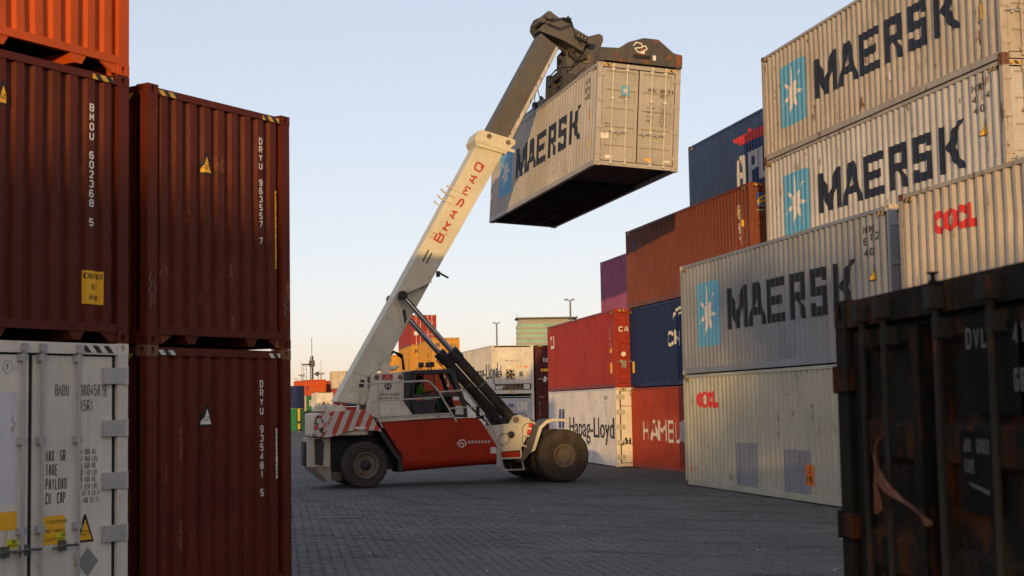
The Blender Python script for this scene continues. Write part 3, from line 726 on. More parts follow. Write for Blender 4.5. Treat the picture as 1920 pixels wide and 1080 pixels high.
for k, (m_, lb) in enumerate(((BRN, 'brown container at the foot of the slate blue stack'), (RED, 'red container second up in the slate blue stack'), (NVY, 'navy container just under the slate blue one'))):
    container((AP[0] + .35, AP[1] + .05, k * (HC + .004) - .16), A1, m_, lb, G, detail=1)
c = container((AP[0], AP[1], 3 * HC + .0), A1, APB, 'slate blue container with red wing emblem and big white letters', G, cast=RUSTY)
eag = [([(4.55, 2.34), (7.2, 2.34), (7.2, 2.02), (5.1, 2.04), (5.02, 2.16), (4.72, 2.18)], 0), ([(6.0, 2.34), (6.35, 2.34), (6.2, 2.5), (6.05, 2.46)], 0), ([(7.2, 2.34), (7.9, 2.34), (7.9, 2.1), (7.2, 2.02)], 0)]
decal('logo_wing', eag, REDP, c, off=.006)
ap = [([(4.80, .66), (5.02, .66), (5.18, 1.68), (4.92, 1.55)], 0), ([(5.18, 1.68), (5.56, 1.66), (5.68, .66), (5.40, .66)], 0), ([(5.02, .92), (5.42, .92), (5.40, 1.12), (5.05, 1.12)], 1)]
ap += [(rrect(5.82, 6.12, .66, 1.68), 0), (rrect(6.12, 6.7, 1.5, 1.68), 0), (rrect(6.45, 6.72, 1.08, 1.5), 0), (rrect(6.12, 6.45, 1.05, 1.2), 0), (rrect(6.86, 7.16, .66, 1.68), 0), (rrect(7.16, 7.7, .66, .84), 0)]
decal('lettering', ap, WHTP, c, off=.006)
# red over white block with the two small door ends
A3 = 0.179; S3 = (3.7197, 53.9378)
c = container((S3[0], S3[1], -.131), A3, WHT, 'white refrigerated container with two blue bars and dark letters', G, near='reefer', side='reefer', cast=WHT2)
decal('logo_bars', [([(2.02, 1.30), (2.52, 1.30), (2.66, 2.12), (2.16, 2.12)], 0), ([(2.66, 1.30), (3.16, 1.30), (3.30, 2.12), (2.80, 2.12)], 0)], BLUEP, c, prof=REEF, off=.004)
decal('lettering', ftext('Hapag-Lloyd', 4.10, 1.02, .82, 1.38, bold=.035), NAVYP, c, prof=REEF, off=.004)
decal('serial_number', stext('HLBU', 10.45, 2.46, .16, .1, .05) + stext('902746', 10.6, 2.4, .13, .1, 0, .02, True), NAVYP, c, prof=REEF, off=.004)
decal('lettering', ftext('Hapag-Lloyd', .13, 2.19, .085, 1.25), BLKP, c, 'N', prof=DOORF, off=.006)
decal('sticker', [(rrect(.32, .56, .82, 1.06), 0)], NAVYP, c, 'N', prof=DOORF, off=.006)
c = container((S3[0], S3[1], HC - .125), A3, RED, 'red container with a white square letter, on the white refrigerated one', G)
decal('logo', [(q, 0) for q in ribbon([(.95, 2.36), (.62, 2.36), (.62, 1.94), (.95, 1.94)], .14)] + [(rrect(1.02, 1.36, 1.88, 2.0), 0), (rrect(1.22, 1.36, 2.0, 2.42), 0)], WHTP, c, off=.006)
decal('height_sticker', [(rrect(11.42, 11.72, .53, .92), 0)], YEL, c, off=.006); decal('warning_sticker', [([(11.45, 1.3), (11.68, 1.3), (11.62, 1.5)], 0)], YEL, c, off=.006)
decal('serial_number', stext('CAIU 8', 11.5, 2.3, .1, .06, 0, .016, True), STK, c, off=.006)
decal('lettering', stext('CAI', .17, 2.04, .2, .17, .04, .05), WHTP, c, 'N', prof=DOORF, off=.055)
decal('sticker', [(disc(.34, 1.22, .09), 0)], STK, c, 'N', prof=DOORF, off=.055); decal('sticker', [(rrect(.26, .46, .72, .98), 0)], GRYP, c, 'N', prof=DOORF, off=.055)
P4 = place((4.08, 67.36), A1, CL)
for k, (m_, lb) in enumerate(((BRN, 'brown container under the magenta stack'), (HAM, 'rust red container under the magenta one'), (PUR, 'magenta container on the stack behind the red one'))):
    c = container((P4[0], P4[1], k * (HC + .004) - .012), A1, m_, lb, G, detail=1)
decal('logo_panel', [(rrect(6.3, 7.2, .9, 2.5), 0)], STK, c, off=.006)

# refrigerated pair seen end on, with maroon neighbour
S4 = (-1.23, 83.40); Z4 = -.17
def machinery(c, full=True):
    """refrigeration unit on the near end"""
    fr = WHT2
    obj('unit_panel', MB().box(.16, CW - .16, .02, .06, 1.50, HC - .12).box(.16, CW - .16, .02, .06, .70, .92).box(.16, CW - .16, .02, .06, .13, .33).box(.16, .40, .02, .06, .92, 1.50).box(2.05, CW - .16, .02, .06, .92, 1.5).box(.40, .82, .02, .06, .92, 1.5).box(1.34, 2.05, .02, .06, .92, 1.5), fr, c)
    obj('unit_bay', MB().box(.16, CW - .16, .45, .5, .3, 1.5).box(.2, .62, .03, .4, .38, .56).box(1.85, 2.2, .03, .4, .38, .66), fr, c)
    obj('compressor', MB().tube([(.85, .3, .5), (1.35, .3, .5)], .14, 12).box(.7, 1.6, .2, .45, .34, .46).tube([(1.45, .25, .36), (1.45, .25, .64)], .08, 10).box(1.6, 1.75, .2, .4, .36, .66), plain('machinery_tan', (.16, .11, .07), .6), c)
    obj('fan_shroud', MB().lathe([(.30, 0), (.30, .08), (.26, .08), (.26, 0)], (1.08, .0, 1.22), (0, 1, 0), 20, True), GALV, c)
    fb = MB()
    for k in range(5):
        a = 2 * math.pi * k / 5; fb.add([(1.08 + .05 * math.cos(a), .1, 1.22 + .05 * math.sin(a)), (1.08 + .24 * math.cos(a - .3), .06, 1.22 + .24 * math.sin(a - .3)), (1.08 + .24 * math.cos(a + .35), .12, 1.22 + .24 * math.sin(a + .35))], [(0, 1, 2)])
    fb.lathe([(.06, .03), (.06, .14)], (1.08, 0, 1.22), (0, 1, 0), 10); obj('fan', fb, BLACK, c)
    obj('vent', MB().lathe([(.16, .0), (.16, .03), (.13, .03), (.13, 0)], (.42, .0, 1.24), (0, 1, 0), 18, True).box(.28, .56, .004, .018, 1.2, 1.25), BLACK, c)
    obj('control_box', MB().box(1.60, 1.80, -.01, .03, 1.10, 1.38), plain('control_grey', (.12, .13, .13)), c)
    obj('hatch', MB().box(.40, .95, .008, .021, 2.15, 2.50).box(1.38, 1.95, .008, .021, 2.15, 2.50).box(.3, 2.1, .012, .021, 1.78, 1.80), fr, c)
    decal('lettering', ftext('Hapag-Lloyd', .98, 1.98, .07, 1.2), NAVYP, c, 'N', prof=[(0, -.02), (CW, -.02)], off=.004)
    decal('logo_bars', [([(.80, 1.97), (.84, 1.97), (.88, 2.06), (.84, 2.06)], 0), ([(.86, 1.97), (.90, 1.97), (.94, 2.06), (.90, 2.06)], 0)], BLUEP, c, 'N', prof=[(0, -.02), (CW, -.02)], off=.004)
    decal('lettering', ftext('STAR COOL', .95, 1.85, .05, 1.3), GRYP, c, 'N', prof=[(0, -.02), (CW, -.02)], off=.004)
    decal('warning_sticker', [([(.98, .16), (1.28, .16), (1.13, .36)], 0)], YEL, c, 'N', prof=[(0, -.02), (CW, -.02)], off=.006)
    decal('sticker', [(rrect(1.45, 1.62, 1.62, 1.69), 0), (rrect(1.02, 1.2, 1.53, 1.58), 0)], YEL, c, 'N', prof=[(0, -.02), (CW, -.02)], off=.006); decal('sticker', [(rrect(1.88, 2.12, 1.61, 1.70), 0)], ORANGE, c, 'N', prof=[(0, -.02), (CW, -.02)], off=.006)
    decal('sticker', [(rrect(1.66, 1.72, 1.62, 1.69), 0), (disc(2.1, 1.2, .025), 0)], REDP, c, 'N', prof=[(0, -.02), (CW, -.02)], off=.006)
c = container((S4[0], S4[1], Z4), A1, WHT2, 'shaded white refrigerated container with blue oval badge, under another', G, near='none', side='reefer', detail=1, cast=WHT2)
obj('unit_panel', MB().box(.165, CW - .165, .02, .08, .12, HC - .12), paint('white_shade_grey', (.42, .43, .42), .1, .2), c)  # white end toned grey, its shade is put into the colour
obj('hatch', MB().box(1.42, 2.05, .005, .02, 2.05, 2.55).box(.4, .95, .005, .02, .5, 1.0), WHT2, c)
N0 = [(0, -.02), (CW, -.02)]
decal('logo_oval', [(disc(1.10, 2.36, .09, 18, 2.0), 0)], BLUEP, c, 'N', prof=N0, off=.006); decal('lettering', ftext('Carrier', .97, 2.34, .06, 1.3), WHTP, c, 'N', prof=N0, off=.010)
decal('lettering', ftext('TRANSICOLD', .94, 2.22, .035, 1.1), printed('print_green', (.05, .25, .1)), c, 'N', prof=N0, off=.006)
decal('lettering', ftext('Hapag-Lloyd', .85, 1.84, .13, 1.15), NAVYP, c, 'N', prof=N0, off=.006); decal('sticker', [(rrect(1.9, 2.0, 1.72, 1.82), 0)], REDP, c, 'N', prof=N0, off=.006)
c = container((S4[0], S4[1], Z4 + HC + .006), A1, WHT2, 'sunlit white refrigerated container with fan and machinery bay on its end', G, near='none', side='reefer', detail=1, cast=WHT2)
machinery(c)
decal('lettering', ftext('Hapag-Lloyd', 5.6, 1.0, .9, 1.35, bold=.04), NAVYP, c, prof=REEF, off=.004)
decal('serial_number', stext('HLXU 876', 11.3, 2.6, .12, .09, 0, .02, True), NAVYP, c, prof=REEF, off=.004)
S5 = (1.262, 84.40)
c = container((S5[0], S5[1], Z4), A1, TEX, 'maroon container with white letters at the bottom by the white pair', G, detail=1)
decal('lettering', stext('AL', 1.5, 1.7, .3, .22, .06, .07), WHTP, c, 'N', prof=DOORF, off=.055)
c = container((S5[0], S5[1], Z4 + HC + .006), A1, TEX, 'maroon container with white letters in the upper tier beside the sunlit one', G, detail=2, rodmat=TEX)
decal('lettering', ftext('tex', .42, 1.92, .36, 1.0, bold=.014), WHTP, c, 'N', prof=DOORF, off=.055)
decal('height_sticker', [(rrect(.30, .95, 1.38, 1.54), 0)], YEL, c, 'N', prof=DOORF, off=.055); decal('sticker', [(rrect(.42, .62, .78, 1.08), 0)], STK, c, 'N', prof=DOORF, off=.055)

# ochre and red stacks further back
A6 = 0.171; S6 = (-7.16, 130.2); Z6 = -.35
def ochre(loc, a, m_, lb, text=None):
    c = container(loc, a, m_, lb, G, detail=2 if loc[2] > 4 else 1, tape=loc[2] > 4, rodmat=STK if m_ is RED else GALV)
    if text:
        decal('lettering', stext(text, 8.6, 2.45, .42, .42, 0, .14, True, .62), BLKP, c, off=.006)
        decal('lettering', stext('M', .3, 2.05, .4, .34, .1, .1), BLKP, c, 'N', prof=DOORF, off=.055)
    decal('serial_number', stext('GLDU 4', 1.35, 2.2, .14, .085, .05), BLKP if m_ is YLW else WHTP, c, 'N', prof=DOORF, off=.055); decal('serial_number', stext('45G1', 1.72, 1.98, .14, .085, .05), BLKP if m_ is YLW else WHTP, c, 'N', prof=DOORF, off=.055)
    return c
ochre((S6[0], S6[1], Z6), A6, BRN, 'brown container at the foot of the front ochre stack')
ochre((S6[0], S6[1], Z6 + HC), A6, RED, 'red container under the front ochre container, partly behind the cab')
ochre((S6[0], S6[1], Z6 + 2 * HC), A6, YLW, 'ochre container with dark side letters above the cab roof', 'MSC')
A7 = 0.184; S7 = (-9.84, 142.6); Z7 = -.4
ochre((S7[0], S7[1], Z7), A7, NVY, 'navy container at the foot of the red topped stack')
ochre((S7[0], S7[1], Z7 + HC), A7, BRN, 'brown container second in the red topped stack')
ochre((S7[0], S7[1], Z7 + 2 * HC), A7, YLW, 'ochre container directly under the red one', 'MSC')
c = ochre((S7[0], S7[1], Z7 + 3 * HC), A7, RED, 'red container on top of the ochre stack behind the boom cylinders')
decal('sticker', [(rrect(.25, .6, .9, 1.3), 0)], STK, c, 'N', prof=DOORF, off=.055)
S8 = (-13.9, 165.0)
for k, m_ in enumerate((BRN, HAM, YLW)):
    container((S8[0], S8[1], k * HC - .55), .18, m_, ('brown container in the stack farthest behind the boom foot', 'rust red container in the stack farthest behind the boom foot', 'ochre container peeping out beside the boom foot')[k], G, detail=1)
# far group on the left of the yard
def far_box(x, y, z, a, m_, lb, H=HS, near='door', detail=1, L=CL, rodmat=None):
    return container((x, y, z), a, m_, lb, G, H=H, L=L, near=near, detail=detail, tape=False, rodmat=rodmat)
ZF = -.76
far_box(-34.6, 238.5, ZF, .25, TEX, 'dark red container at the bottom left of the far group')
far_box(-34.6, 238.5, ZF + HS, .25, OOC2, 'cream container in the middle tier, far left group')
c = far_box(-33.0, 237.2, ZF, .25, YLW, 'ochre container on the ground in the far left group')
c = far_box(-33.3, 237.0, ZF + HS, .25, GRN, 'green container with a white panel in the far left group', detail=2, rodmat=GRN)
decal('logo_panel', [(rrect(.3, 1.05, 1.3, 1.55), 0), (rrect(.3, 1.05, .95, 1.2), 0), (rrect(.3, 1.05, 1.65, 1.85), 0)], WHTP, c, 'N', prof=DOORF, off=.055)
c = far_box(-32.7, 237.4, ZF + 2 * HS, .38, ORG, 'orange container on top of the far left group', detail=2, rodmat=ORG)
decal('lettering', stext('W', 9.0, .9, .9, 1.1, 0, .25), BLKP, c, off=.006)
c = container((-29.78, 222.0, ZF + .02), .2, BRN, 'brown container under the distant white refrigerated one', G, H=HS, detail=1, tape=False)
c = container((-29.78, 222.0, ZF + HS + .03), .2, WHT2, 'distant white refrigerated container with fan end, far left group', G, H=HC, near='none', side='reefer', detail=1); machinery(c)
far_box(-32.2, 250.0, ZF, .2, HAM, 'rust red container at the bottom behind the far orange one'); far_box(-32.2, 250.0, ZF + HS, .2, BRN, 'brown container second tier behind the far orange one')
far_box(-32.2, 250.0, ZF + 2 * HS, .2, HAM, 'rust red container in the top tier behind the far orange one')
for k, (m1, m2) in enumerate(((HAM, RED), (HAM, NVY), (OOC2, APB))):
    far_box(-30.0, 242.0, ZF + .4 + k * (HC + .05), .15, m1, ('rust red container under the far cream one', 'second rust red container right below the far cream one', 'cream container on top beside the blue one far away')[k], H=HC)
    c = far_box(-27.4, 242.0, ZF + .4 + k * (HC + .05), .15, m2, ('red container under the far blue one', 'navy container right below the far blue one', 'blue container on top of the far group by the boom foot')[k], H=HC)
decal('lettering', [(q, 0) for q in ribbon([(.5, .7), (.75, 1.6), (.6, 1.0), (1.0, 1.9)], .14)], WHTP, c, 'N', prof=DOORF, off=.055)
container((-27.7, 188.0, -.55), R(76), GRN, 'green container below the dark blue one at the far left edge', G, H=HC, near='plain', detail=1, tape=False)
container((-27.7, 188.0, -.55 + HC), R(76), NVY, 'dark blue container at the far left edge of the yard', G, H=HC, near='plain', detail=1, tape=False)
t = thing('bollard_post', (-27.2, 186.0, gz(186)), 0, 'yellow post with black band at the far left of the yard', 'post')
obj('post', MB().tube([(0, 0, 0), (0, 0, 2.9)], .16, 12), paint('paint_post_yellow', (.62, .36, .02), .05, .2), t, True); obj('band', MB().lathe([(.17, 1.0), (.17, 1.3)], (0, 0, 0), (0, 0, 1), 12).lathe([(.17, 0.05), (.17, .3)], (0, 0, 0), (0, 0, 1), 12), BLACK, t)
# ------------------------------------------------------------------ left stacks, end walls towards us
BL = .5358; RL = math.pi / 2 - BL
DR = (-3.981, 15.971); BM = (-5.366, 13.628)
def serial(c, txt, u, vtop, vbot, mat=None, w=.062, box=None):
    n = len(txt); p = (vtop - vbot) / n
    decal('serial_number', stext(txt, u, vtop + p * .18, p * .82, w, 0, .0155, True, p), mat or STK, c, 'N', prof=ENDP, off=.005)
def trisign(c, u, v, ww, h, mat=YEL, prof=ENDP, lines=True):
    decal('warning_sticker', [([(u - ww / 2 - .02, v - .018), (u + ww / 2 + .02, v - .018), (u + .012, v + h + .03), (u - .012, v + h + .03)], 0)], BLKP, c, 'N', prof=prof, off=.004)
    decal('warning_sticker', [([(u - ww / 2 + .012, v + .004), (u + ww / 2 - .012, v + .004), (u, v + h - .02)], 0)], mat, c, 'N', prof=prof, off=.008)
    if lines: decal('lettering', stext('HIGH', u - .045, v + h * .36, .02, .02, .006, .004) + stext('VOLT', u - .045, v + h * .22, .02, .02, .006, .004), BLKP, c, 'N', prof=prof, off=.011)
c = container((DR[0], DR[1], 0), RL, BRN2, 'brown container end wall with white triangle sign, on the ground at left', G, near='front', cast=RUSTY, frame=BRN2)
serial(c, 'DRYU 935481 5', 1.872, 2.52, 1.12); trisign(c, .955, 2.01, .16, .2, STK)
decal('sticker', [([(2.16, 1.95), (2.20, 1.92), (2.215, 1.35), (2.16, 1.33)], 0)], STK, c, 'N', prof=ENDP, off=.005)
decal('lettering', stext('CAUTION HIGH', 2.170, 1.93, .034, .03, 0, .007, True, .047), BLKP, c, 'N', prof=ENDP, off=.009)
obj('hazard_tape', MB().box(.17, .44, .002, .0055, HC - .106, HC - .05), TAPEW, c); obj('hazard_tape', MB().box(CW - .4, CW - .2, .002, .0055, HC - .106, HC - .05), TAPEW, c)
c = container((DR[0], DR[1], HC + .004), RL, BRN2, 'brown container end wall with yellow triangle sign, top of its stack of two', G, near='front', cast=BRN2, frame=BRN2)
serial(c, 'DRYU 963557 7', 1.874, 2.56, 1.24); trisign(c, .955, 2.01, .16, .21)
decal('height_sticker', [(rrect(2.165, 2.225, .98, 1.94), 0)], ORANGE if False else YEL, c, 'N', prof=ENDP, off=.005)
decal('lettering', stext('CAUTION HIGH CONTAINER', 2.178, 1.92, .030, .028, 0, .007, True, .042), BLKP, c, 'N', prof=ENDP, off=.009)
obj('hazard_tape', MB().box(.17, .46, .002, .0055, HC - .106, HC - .05), TAPE, c); obj('hazard_tape', MB().box(CW - .5, CW - .2, .002, .0055, HC - .106, HC - .05), TAPE, c)
decal('scribble', [(q, 0) for q in ribbon([(2.30, .62), (2.36, .58), (2.30, .54), (2.36, .50), (2.31, .46), (2.35, .40)], .007)], GRYP, c, 'N', prof=[(0, -.0), (CW, -.0)], off=.006)
decal('scribble', [(q, 0) for q in ribbon([(.05, .80), (.02, .72), (.06, .66), (.02, .60), (.05, .52), (.03, .45), (.06, .40)], .007) + ribbon([(.09, .7), (.12, .6), (.08, .52), (.1, .44)], .006)], GRYP, c, 'N', prof=[(0, -.0), (CW, -.0)], off=.006)
c = container((BM[0], BM[1], 0), RL, WHT2, 'dirty white refrigerated container with closed doors and payload table', G, near='reefer', side='reefer', frame=WHT2, rodmat=paint('paint_rod_grey', (.36, .36, .35), .15, .3), rods=(.42, 1.02, 1.255, 1.735), rgap=(1.12, 1.17), cast=WHT2, tape=False)
obj('hazard_tape', MB().box(1.82, 2.24, -.001, .0035, HC - .105, HC - .03), TAPEW, c)
RF = [(0, -.035), (CW, -.035)]
def rdec(n, p, m, off=.003): return decal(n, p, m, c, 'N', prof=RF, off=off)
rdec('serial_number', stext('BMOU', 1.46, 2.345, .115, .036, .0115, .0095) + stext('980458', 1.79, 2.345, .115, .036, .0115, .0095) + stext('9', 2.108, 2.35, .105, .036, 0, .0095) + stext('45R1', 1.79, 2.185, .115, .036, .0115, .0095), BLKP)
rdec('serial_number', [(q, 0) for q in ribbon([(2.094, 2.335), (2.158, 2.335), (2.158, 2.47), (2.094, 2.47), (2.094, 2.335)], .004)], BLKP)
for k, (s_, n1, n2) in enumerate((('MAX. GR.', '34.000 KG', '74.960 LBS'), ('TARE', ' 4.600 KG', '10.140 LBS'), ('PAYLOAD', '29.400 KG', '64.820 LBS'), ('CU. CAP.', '  67.9 CU.M', '2.400 CU.FT'))):
    v = 1.685 - k * .142
    w = .030
    rdec('lettering', stext(s_, 1.345, v, .112, w, .0075 if len(s_) == 8 else .0105, .0095), BLKP); rdec('lettering', stext(n1, 1.782, v + .055, .055, .019, .0065, .0050) + stext(n2, 1.782, v - .018, .055, .019, .0065, .0050), BLKP)
rdec('height_sticker', [(rrect(1.315, 1.60, .855, 1.14), 0)], YEL)
rdec('lettering', ftext('CAUTION', 1.36, 1.065, .034, 1.25) + ftext("9'6\" HIGH", 1.345, .975, .034, 1.25) + ftext('CONTAINER', 1.335, .89, .034, 1.0), BLKP, .006)
LIME = printed('sticker_lime', (.55, .55, .02), .2)
rdec('sticker', [(rrect(1.48, 1.605, .895, .97), 0)], LIME, .009); rdec('lettering', stext('OK', 1.55, .93, .03, .02, .008, .005) + stext('APPROVED', 1.49, .905, .014, .009, .003, .003), BLKP, .012)
trisign(c, 1.865, .86, .20, .235, YEL, RF); rdec('sticker', [([(1.76, .635), (1.905, .49), (2.05, .635), (1.905, .79)], 0)], GRYP)
rdec('height_sticker', [(rrect(.72, .985, 1.04, 1.22), 0)], YEL); rdec('sticker', [(rrect(.86, 1.0, .86, .95), 0)], LIME); rdec('lettering', stext('APPROVED', .88, .88, .018, .011, .003, .003) + stext('OK', .93, .91, .03, .02, .008, .005), BLKP, .006)
rdec('logo', [(q, 0) for q in ribbon(disc(.86, 2.63, .06, 14) + disc(.86, 2.63, .06, 14)[:1], .006)] + stext('T', .835, 2.60, .06, .045, 0, .012), printed('print_slate', (.12, .16, .25), .2))
rdec('repair_patch', [(rrect(.66, .98, 1.30, 2.38), 0)], paint('paint_patch_white', (.55, .54, .55), .1, .2), .002)
c = container((BM[0], BM[1], HC + .004), RL, BRN, 'brown container end wall with a yellow height sticker over the white doors', G, near='front', frame=BRN, cast=BRN)
serial(c, 'BMOU 602368 5', 1.884, 2.52, 1.20); trisign(c, .76, 2.33, .15, .2)
decal('height_sticker', [(rrect(1.83, 2.09, .40, .75), 0)], YEL, c, 'N', prof=ENDP, off=.005)
decal('lettering', stext('CAUTION', 1.84, .665, .06, .028, .008, .008) + stext('9\'6"', 1.92, .55, .06, .025, .008, .008) + stext('HIGH', 1.89, .44, .06, .03, .01, .008), BLKP, c, 'N', prof=ENDP, off=.009)
decal('scribble', [(disc(2.22, .62, .05, 9, .7), 0), (disc(2.24, .50, .06, 8, .6), 0), (disc(2.3, .40, .04, 8), 0)], BLKP, c, 'N', prof=ENDP, off=.005)
obj('hazard_tape', MB().box(CW - .52, CW - .24, .002, .0055, HC - .106, HC - .05), TAPE, c)
c = container((BM[0], BM[1], 2 * HC + .01), RL, ORG, 'bright orange container corner at the upper left, top of its stack', G, near='front', frame=ORG, cast=ORG)

# ------------------------------------------------------------------ dark rusty container close by on the right
DKP = (1.434, 6.536); DKR = math.pi / 2 - 3.05
c = container((DKP[0], DKP[1], 0), DKR, DRK, 'dark rusty container with lock rods close by at the right edge', G, H=HS, frame=DRK, rods=(.42, .68, 1.235, 1.71), rgap=(.93, 1.075), tape=False, rodmat=paint('paint_rod_dark', (.026, .026, .022), .35, .4, rough=.75), cast=DRK)
obj('rod_cap', MB().lathe([(.022, 0), (.016, .01), (.009, .016), (.009, .034), (.022, .038), (.022, .043)], (1.235, -.02, HS - .02), (0, 0, 1), 12), DRK, c, True)
DKN = [(0, -.031), (CW, -.031)]
BP = printed('panel_black', (.006, .0065, .007), .1, .85); BP.node_tree.nodes['Principled BSDF'].inputs['Specular IOR Level'].default_value = .1; DIM = printed('print_dim_white', (.12, .12, .11), .75)
for nm, pl, m_, of in (('sign_panel', [(rrect(1.39, 1.82, 2.10, 2.41), 0), (rrect(1.30, 1.60, 1.76, 2.04), 0), (rrect(1.82, 2.2, 1.72, 2.04), 0)], BP, .003),
                   ('serial_number', stext('DVLU', 1.40, 2.325, .075, .05, .016, .014) + stext('41', 1.785, 2.325, .075, .04, .016, .014) + stext('GB', 1.78, 2.175, .075, .035, .012, .012), DIM, .006),
                   ('lettering', stext('MAX. GROSS', 1.345, 1.965, .05, .016, .006, .009) + stext('TARE', 1.345, 1.893, .05, .017, .006, .009), DIM, .006),
                   ('sign_panel', [([(1.37, 1.865), (1.55, 1.842), (1.55, 1.825), (1.39, 1.852)], 0)], printed('print_scraped', (.10, .10, .085), .3), .006)):
    decal(nm, pl, m_, c, 'N', L=CL, prof=DKN, off=of)
RAGM = plain('torn_cloth_orange', (.13, .05, .028), .85, 0, .5, 9)
def rag(name, pts, widths, m_, parent):
    mb = MB(); n = 5
    for i, (p, w) in enumerate(zip(pts, widths)):
        for k in range(n):
            q = (k / (n - 1) - .5); mb.v.append((p[0] + q * w, p[1] - .018 * math.cos(q * 9 + i * 1.3), p[2] + q * w * .25))
    for i in range(len(pts) - 1):
        for k in range(n - 1): mb.f.append((i * n + k, i * n + k + 1, (i + 1) * n + k + 1, (i + 1) * n + k))
    o = obj(name, mb, m_, parent, True); s = o.modifiers.new('thick', 'SOLIDIFY'); s.thickness = .004; d = o.modifiers.new('sub', 'SUBSURF'); d.levels = d.render_levels = 1
    return o
t = thing('cloth_strip', (DKP[0], DKP[1], 0), DKR, 'torn faded orange cloth strip tied round the lock rods', 'rag')
rag('strip', [(.68, -.05, 2.01), (.63, -.055, 1.96), (.66, -.06, 1.90), (.72, -.065, 1.84), (.80, -.06, 1.80), (.93, -.06, 1.77), (1.04, -.055, 1.755), (1.12, -.05, 1.73), (1.2, -.05, 1.70)], [.05, .03, .05, .06, .05, .05, .05, .035, .07], RAGM, t)
rag('tail', [(.66, -.055, 1.92), (.66, -.06, 1.86), (.67, -.06, 1.79), (.68, -.058, 1.70)], [.03, .06, .08, .09], plain('torn_cloth_rust', (.13, .042, .018), .85, 0, .4, 9), t)

# ------------------------------------------------------------------ the lifted container
LQ = (2.3174, 39.8023, 8.7203); YAW, PT, RL_ = .2557, -.0072, .0647
LM = Matrix.Translation(LQ) @ Matrix.Rotation(YAW, 4, 'Z') @ Matrix.Rotation(PT, 4, 'X') @ Matrix.Rotation(RL_, 4, 'Y')
c = container((0, 0, 0), 0, MGL, 'clean grey star container hanging in the air from the spreader', G, rodmat=paint('paint_rod_pale', (.55, .52, .44), .02, .1))
c.matrix_world = LM
starpanel(c); decal('lettering', WORD, NAVYP, c, off=.006)
decal('serial_number', stext('MRSU', 11.02, 2.46, .15, .085, .05, .022) + stext('689', 11.02, 2.24, .15, .085, .05, .022) + stext('45G1', 11.02, 2.02, .15, .085, .05, .022), BLKP, c, off=.006)
decal('warning_sticker', [([(11.32, 1.42), (11.56, 1.42), (11.5, 1.72)], 0)], ORANGE, c, off=.006); decal('height_sticker', [(rrect(11.48, 11.56, .58, .82), 0)], YEL, c, off=.006)
def ldec(n, p, m, off=.010): return decal(n, p, m, c, 'N', prof=DOORF, off=off)
star_door(c)
ldec('serial_number', stext('MRSU', 1.49, 2.18, .11, .054, .010, .015) + stext('689 913', 1.85, 2.18, .11, .050, .007, .015) + stext('7', 2.19, 2.18, .10, .04, 0, .012) + stext('45G1', 1.85, 2.04, .105, .052, .012, .012), BLKP)
for k in range(4): ldec('lettering', stext(('MAX.GROSS', 'TARE', 'PAYLOAD', 'CUBE')[k], 1.46, 1.71 - k * .12, .04, .024, .005, .006), BLKP)
for k in range(8): ldec('lettering', stext(('32.500 KG', '71.650 LB', '3.730 KG', '8.220 LB', '28.770 KG', '63.430 LB', '76.4 CU.M', '2.700 CU.FT')[k], 1.86, 1.71 - k * .07, .036, .018, .004, .005), BLKP)
ldec('lettering', stext('MAERSK LINE', .26, 1.17, .035, .018, .004, .006), BLKP); ldec('sticker', [(rrect(.16, .39, .76, .99), 0)], STK); ldec('sticker', [(disc(.50, .98, .05, 14), 0)], WHTP); ldec('sticker', [(rrect(.30, .50, .21, .30), 0), (rrect(2.0, 2.2, .235, .29), 0)], STK); ldec('height_sticker', [(rrect(1.45, 1.66, .225, .30), 0)], YEL)
UND = plain('underseal_black', (.028, .026, .024), .85)
cmm = MB().box(.06, CW - .06, -.03, .03, .03, .148).mesh('cross_member', UND)
for k in range(30): link('cross_member', cmm, c, (0, 3.6 + k * .285, 0))
# gooseneck tunnel at the far end
obj('tunnel', MB().box(.70, .78, L0 := CL - 3.3, CL - .1, .02, .15).box(1.66, 1.74, CL - 3.3, CL - .1, .02, .15).box(.78, 1.66, CL - 3.3, CL - .1, .125, .148), UND, c)

# ------------------------------------------------------------------ spreader gripping it
SPG = paint('paint_spreader_grey', (.095, .087, .076), .3, .35)
SPR = paint('paint_spreader_rusty', (.075, .07, .064), .75, .4, rustcol=(.19, .065, .022))
SPD = paint('paint_machine_dark', (.045, .042, .038), .25, .4)
sp = thing('container_spreader', (0, 0, 0), 0, 'grey and rusty spreader frame clamped on top of the lifted container', 'spreader')
sp.matrix_world = LM
Z0 = HC + .03
endp = [(.0, Z0), (.0, 3.28), (.56, 3.31), (.84, 3.51), (1.28, 3.67), (1.71, 3.67), (2.18, 3.33), (2.43, 3.30), (2.43, Z0)]
for y0, s in ((-.10, 1), (CL - .45, -1)):
    o = obj('end_beam', MB().prism(endp, y0 + .02, y0 + .06, 'y').prism(endp, y0 + .50, y0 + .54, 'y').box(.02, 2.41, y0 + .06, y0 + .5, Z0 + .02, 3.24).box(.0, .16, y0, y0 + .55, Z0 - .02, 3.26).box(CW - .165, CW - .005, y0, y0 + .55, Z0 - .02, 3.26), SPR, sp, bevel=.012)
yb = -.082
decal('logo', [(q, 0) for q in ribbon([(.98, 3.42), (1.06, 3.52), (1.2, 3.5), (1.26, 3.42), (1.34, 3.44), (1.38, 3.36), (1.2, 3.24), (1.1, 3.26), (1.02, 3.36)], .03)] + [(q, 1) for q in ribbon([(1.06, 3.36), (1.2, 3.38), (1.26, 3.42)], .03)], STK, sp, 'N', prof=[(0, .08), (CW, .08)], off=.004)
obj('slot', MB().prism(rrect(.98, 1.50, 3.06, 3.18, .06), -.086, -.078, 'y'), BLACK, sp)
